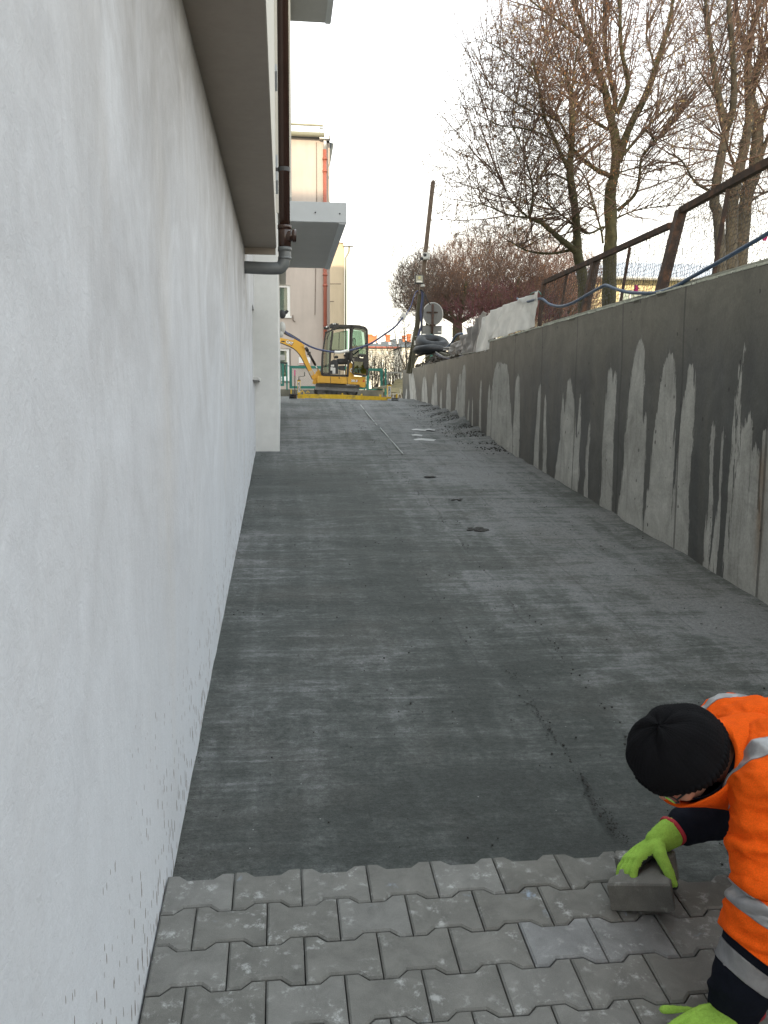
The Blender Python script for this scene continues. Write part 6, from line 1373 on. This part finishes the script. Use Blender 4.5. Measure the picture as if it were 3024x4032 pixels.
# slack folds on the near sleeve
ax = (En-Sn2)/np.linalg.norm(En-Sn2)
for q, r, (dx, dy) in ((.02, .083, (-.006, -.006)), (.62, .080, (-.004, -.002)), (.86, .080, (-.004, -.004))):
    jk.append((Sn2+(En-Sn2)*q+np.array([dx, dy, 0]), (r, r, .020), Vector(ax).to_track_quat('Z', 'Y').to_matrix()))
En2 = A3(2962, 3740, 1.82)
jk.append((En2+[-.004, -.002, .004], (.086, .084, .026), Vector(ax).to_track_quat('Z', 'Y').to_matrix()))
f1, f2 = fold(2., .013, (6, 6, 12)), fold(9., .004, (15, 15, 24), 2)
jacket = blob('jacket', jk, .0062, M['orange'], worker, 7, lambda co, no: f1(co, no)+f2(co, no))
ch_, nh_ = imgplane((2835, 3668), (3024, 3795), 1.76, 1.76, -.1)
if nh_[2] < 0: nh_ = -nh_
bm = bmesh.new(); bm.from_mesh(jacket.data); org_ = np.array(worker.location)
bmesh.ops.bisect_plane(bm, geom=bm.verts[:]+bm.edges[:]+bm.faces[:], plane_co=Vector(ch_-org_), plane_no=Vector(nh_))
bmesh.ops.delete(bm, geom=[f for f in bm.faces if (np.array(f.calc_center_median())+org_-ch_)@nh_ < 0 and f.calc_center_median().z+org_[2] < -1.12 and f.calc_center_median().y+org_[1] < 2.0], context='FACES')
bm.to_mesh(jacket.data); bm.free()
sm = jacket.modifiers.new('thick', 'SOLIDIFY'); sm.thickness = .004; sm.offset = -1
# collar
def ringshell(name, c, axis, radii, mat, parent, nu=64, wob=.003, seed=1, thick=.005, up=(0, 0, 1)):
    """radii: list of (offset along the axis, radius a, radius b)"""
    t = Vector(axis).normalized(); u = t.cross(Vector(up)).normalized(); w_ = t.cross(u); v = []; f = []
    for k, (s, ra, rb) in enumerate(radii):
        for i in range(nu):
            a = 2*math.pi*i/nu; q = 1+wob/ra*(math.sin(3*a+seed+k*.5)+.6*math.sin(5*a-k*.4+seed))
            v.append(tuple(Vector(c)+t*s+u*(math.cos(a)*ra*q)+w_*(math.sin(a)*rb*q)))
    for k in range(len(radii)-1):
        for i in range(nu): f.append((k*nu+i, k*nu+(i+1) % nu, (k+1)*nu+(i+1) % nu, (k+1)*nu+i))
    o = mobj(name, v, f, mat, parent, True); sm = o.modifiers.new('t', 'SOLIDIFY'); sm.thickness = thick; return o
cax = (HC-neck0); cax /= np.linalg.norm(cax)
cc = neck0+cax*.02
rimc = HC-np.array(hc)*.072
def bentring(name, ts, mat, parent, thick, seed=1, wob=.0035):
    nu = 72; v = []; f = []
    for k, (t, ra, rb) in enumerate(ts):
        p1 = neck0+cax*.09; c = (1-t)**2*neck0+2*t*(1-t)*p1+t*t*rimc; ax_ = Vector(cax*(1-t)+np.array(hc)*t).normalized(); u = ax_.cross(Vector((0, 0, 1))).normalized(); w_ = ax_.cross(u)
        for i in range(nu):
            a = 2*math.pi*i/nu; q = 1+wob/ra*(math.sin(3*a+seed+k*.4)+.6*math.sin(5*a-k*.3+seed)); v.append(tuple(Vector(c)+u*(math.cos(a)*ra*q)+w_*(math.sin(a)*rb*q)))
    for k in range(len(ts)-1):
        for i in range(nu): f.append((k*nu+i, k*nu+(i+1) % nu, (k+1)*nu+(i+1) % nu, (k+1)*nu+i))
    o = mobj(name, v, f, mat, parent, True); sm = o.modifiers.new('t', 'SOLIDIFY'); sm.thickness = thick; return o
bentring('collar', [(-.2, .130, .135), (.1, .124, .128), (.35, .117, .122), (.6, .112, .118), (.8, .110, .117), (.92, .110, .117), (.96, .107, .114), (.92, .104, .111), (.6, .103, .109)], M['orange'], jacket, .006)
bentring('black_undercollar', [(.1, .092, .094), (.5, .092, .096), (.86, .090, .098)], M['navy'], worker, .004)
# reflective bands of the jacket
def between(p, c, n_, h): return abs((p-np.array(c))@np.array(n_)) < h
yn, yf = 1.872, 2.262
for yc, hw in ((yn, .026), (yf, .018)):
    nrm = np.array([.30 if yc < 2 else .10, 1, 0.0]); nrm /= np.linalg.norm(nrm); c_ = np.array([1.35, yc, -.8])
    region(jacket, 'reflective_band', M['tape'], jacket, lambda p, n_, c_=c_, nrm=nrm: between(p, c_, nrm, hw) and n_.z > -.1 and p[0] > 1.0 and p[2] > -1.05, .0024, [(c_+nrm*hw, nrm), (c_-nrm*hw, nrm)])
cw_ = np.array([1.66, 2.08, -.9]); region(jacket, 'reflective_band', M['tape'], jacket, lambda p, n_: abs(p[0]-1.66) < .026, .0024, [(cw_+[.026, 0, 0], (1, 0, 0)), (cw_-[.026, 0, 0], (1, 0, 0))])
# sleeve band: tilted like in the photograph
c1, n1_ = imgplane((2890, 3500), (3024, 3566), 1.75, 1.75, -.1); c2_, n2_ = imgplane((2885, 3572), (3024, 3655), 1.75, 1.75, -.1)
if n1_[2] < 0: n1_ = -n1_
if n2_[2] < 0: n2_ = -n2_
region(jacket, 'reflective_band', M['tape'], jacket, lambda p, n_: (p-c1)@n1_ < 0 and (p-c2_)@n2_ > 0 and p[1] < 1.98 and p[0] < 1.30, .0026, [(c1, n1_), (c2_, n2_)])
# dark lower sleeve with its own band
lowsl = chain([En*.35+En2*.65+np.array([0, 0, -.02]), A3(2925, 3860, 1.83), A3(2895, 3950, 1.855)], [.071, .069, .062])
lowsl.append((A3(2912, 3900, 1.84), (.073, .070, .020), Vector(ax).to_track_quat('Z', 'Y').to_matrix()))
sl = blob('lower_sleeve', lowsl, .005, M['navy'], worker, 6, lambda co, no: fold(4., .0035, (10, 10, 16))(co, no))
c3, n3 = imgplane((2838, 3705), (3024, 3840), 1.77, 1.77, -.1); c4, n4 = imgplane((2826, 3790), (3024, 3930), 1.77, 1.77, -.1)
if n3[2] < 0: n3 = -n3
if n4[2] < 0: n4 = -n4
region(sl, 'reflective_band', M['tape'], sl, lambda p, n_: (p-c3)@n3 < 0 and (p-c4)@n4 > 0, .0026, [(c3, n3), (c4, n4)])
far = chain([Ef+(Sf-Ef)*.10, Ef, Ef*.5+Wf*.5, Wf+(Ef-Wf)*.12, Wf], [.080, .082, .072, .055, .037])
far.append((Ef*.42+Wf*.58, (.066, .066, .02), Vector((Ef-Wf)).to_track_quat('Z', 'Y').to_matrix())); far.append((Ef*.22+Wf*.78, (.058, .058, .016), Vector((Ef-Wf)).to_track_quat('Z', 'Y').to_matrix()))
blob('lower_sleeve', far, .005, M['navy'], worker, 5, lambda co, no: fold(6., .0045, (12, 12, 14))(co, no))
# trousers and boots, mostly out of the picture
tp = [((1.82, 2.07, -.97), (.14, .185, .15))]
for s in (-1, 1): tp += chain([hipj(s), kn(s), ft(s)+[-.04, 0, .01]], [.115, .082, .062])
blob('trousers', tp, .010, M['trousers'], worker, 5, lambda co, no: fold(3., .006, (9, 9, 9))(co, no))
for s in (-1, 1): blob('boot', chain([ft(s)+[-.06, 0, .01], ft(s)+[.03, 0, 0], ft(s)+[.15, 0, -.012]], [.055, .052, .045])+[(ft(s)+[.03, 0, .03], .058)], .008, M['boot'], worker, 4)

# gloved hands
def hand(W, d, nup, side, curls, spread, thumb, nm, lift=0., scale=1.06, wl=.075):
    d = np.array(d, float); d /= np.linalg.norm(d); n_ = np.array(nup, float); n_ -= d*(n_@d); n_ /= np.linalg.norm(n_); s_ = np.cross(n_, d)*side   # s_ points to the thumb side
    P = []; k = scale
    P += chain([W-d*wl*.9, W-d*wl*.3, W], [.038*k, .034*k, .031*k], .3)
    for u in np.linspace(-.030, .030, 5):
        P += chain([W+s_*u*.55*k, W+(d*.045+s_*u*.95)*k, W+(d*.088+s_*u*1.05-n_*.003)*k], [.017*k, .0165*k, .0145*k], .3)
    tips = []; segs = {}
    for q, (off, L_, r) in enumerate(((.032, .074, .0112), (.0105, .082, .0115), (-.0115, .076, .0110), (-.032, .060, .0100))):
        p = W+(d*.088+s_*off*1.05-n_*.003)*k; a = 0; dd = d+s_*spread[q]; dd /= np.linalg.norm(dd); pts = [p-dd*.012, p]; rs = [r*k*1.12, r*k*1.1]
        for frac, cu in zip((.45, .30, .25), curls[q]):
            a += cu; v = dd*math.cos(a)-n_*math.sin(a); p = p+v*L_*k*frac; pts.append(p); rs.append(r*k*(.98 if frac > .4 else .92 if frac > .28 else .84))
        P += chain(pts, rs, .3); tips.append(pts)
    th = [W+(d*.022+s_*.026-n_*.006)*k]+([np.array(t) for t in thumb[1]] if thumb[0] == 'abs' else [W+(d*t[0]+s_*t[1]-n_*t[2])*k for t in thumb])
    P += chain(th, [.020*k, .0165*k, .0135*k, .0118*k][:len(th)], .3)
    g1_ = fold(5., .0012, (40, 40, 40), 2)
    gv = blob(nm, P, .0036, M['lime'], worker, 4, lambda co, no: g1_(co, no))
    # dipped palm and fingertips
    def test(p, nn):
        nn = np.array(nn)
        if (p-W)@d < .012*k: return False
        if nn@n_ < -.28: return True
        return any(np.linalg.norm(p-t[-1]) < .013*k for t in tips)
    region(gv, 'glove_coating', M['rubberglove'], gv, test, .0012)
    # knitted cuff and red rim
    c0 = W-d*wl
    ringshell('cuff_rim', c0, -d, [(-.010, .041*k, .038*k), (-.004, .0425*k, .0395*k), (.002, .043*k, .040*k), (.006, .041*k, .038*k)], M['gloverim'], gv, 48, .0015, 2, .003)
    fzp = []; fzr = []
    me = gv.data; org = np.array(worker.location); rr2 = np.random.default_rng(8)
    for q in rr2.integers(0, len(me.vertices), 3500):
        v_ = me.vertices[int(q)]; nn = np.array(v_.normal); 
        if nn@n_ < -.1: continue
        p = np.array(v_.co)+org; dd = nn*.6+rr2.normal(0, .6, 3); dd /= np.linalg.norm(dd); l_ = rr2.uniform(.0015, .004); fzp.append(np.array([p, p+dd*l_])); fzr.append(np.array([.0003, .00015]))
    V, Fc = tubes_np(fzp, fzr, 3); fz = mobj('knit_fuzz', V, Fc, M['lime'], gv); fz['kind'] = 'stuff'
    return gv
Cw = A3(2652, 3272, 2.40)
dR = A3(2462, 3402, 2.335)-Cw; dR /= np.linalg.norm(dR)
hand(Cw+dR*.066, dR, (-.25, .50, 1), 1, [(.40, .55, .4), (.34, .55, .4), (.32, .5, .4), (.3, .5, .4)], (.02, .0, -.03, -.07),
     ('abs', [A3(2602, 3372, 2.30), A3(2632, 3430, 2.26), A3(2652, 3484, 2.235)]), 'glove', wl=.066, scale=1.14)
dL = np.array([-.93, -.34, -.02])
WL = A3(2880, 4010, 1.84); WL[2] = zpav(WL[1])+.034
hand(WL+dL*.015, dL, (-.1, 0, 1), -1, [(.18, .3, .25)]*4, (.18, .05, -.06, -.16), ('abs', [A3(2780, 3995, 1.90), A3(2700, 3988, 1.90), A3(2615, 3980, 1.90)]), 'glove')
# the stone being set
xs0, ys0 = .905, 2.212
pb = bpy.data.objects.new('paving_block', paver_mesh(g_=.001)); C.objects.link(pb)
pb.data.name = 'paving_block'
La = Vector((math.sin(R_(28)), math.cos(R_(28)), SL-.06)).normalized(); Wd = Vector((math.cos(R_(28)), -math.sin(R_(28)), .21)); Wd = (Wd-La*Wd.dot(La)).normalized(); Upv = La.cross(-Wd)
pb.matrix_world = Matrix(((La.x, -Wd.x, Upv.x, .985), (La.y, -Wd.y, Upv.y, 2.235), (La.z, -Wd.z, Upv.z, -1.352), (0, 0, 0, 1)))
tag(pb, 'single grey paving block held in the lime glove above the second row', 'paving block')
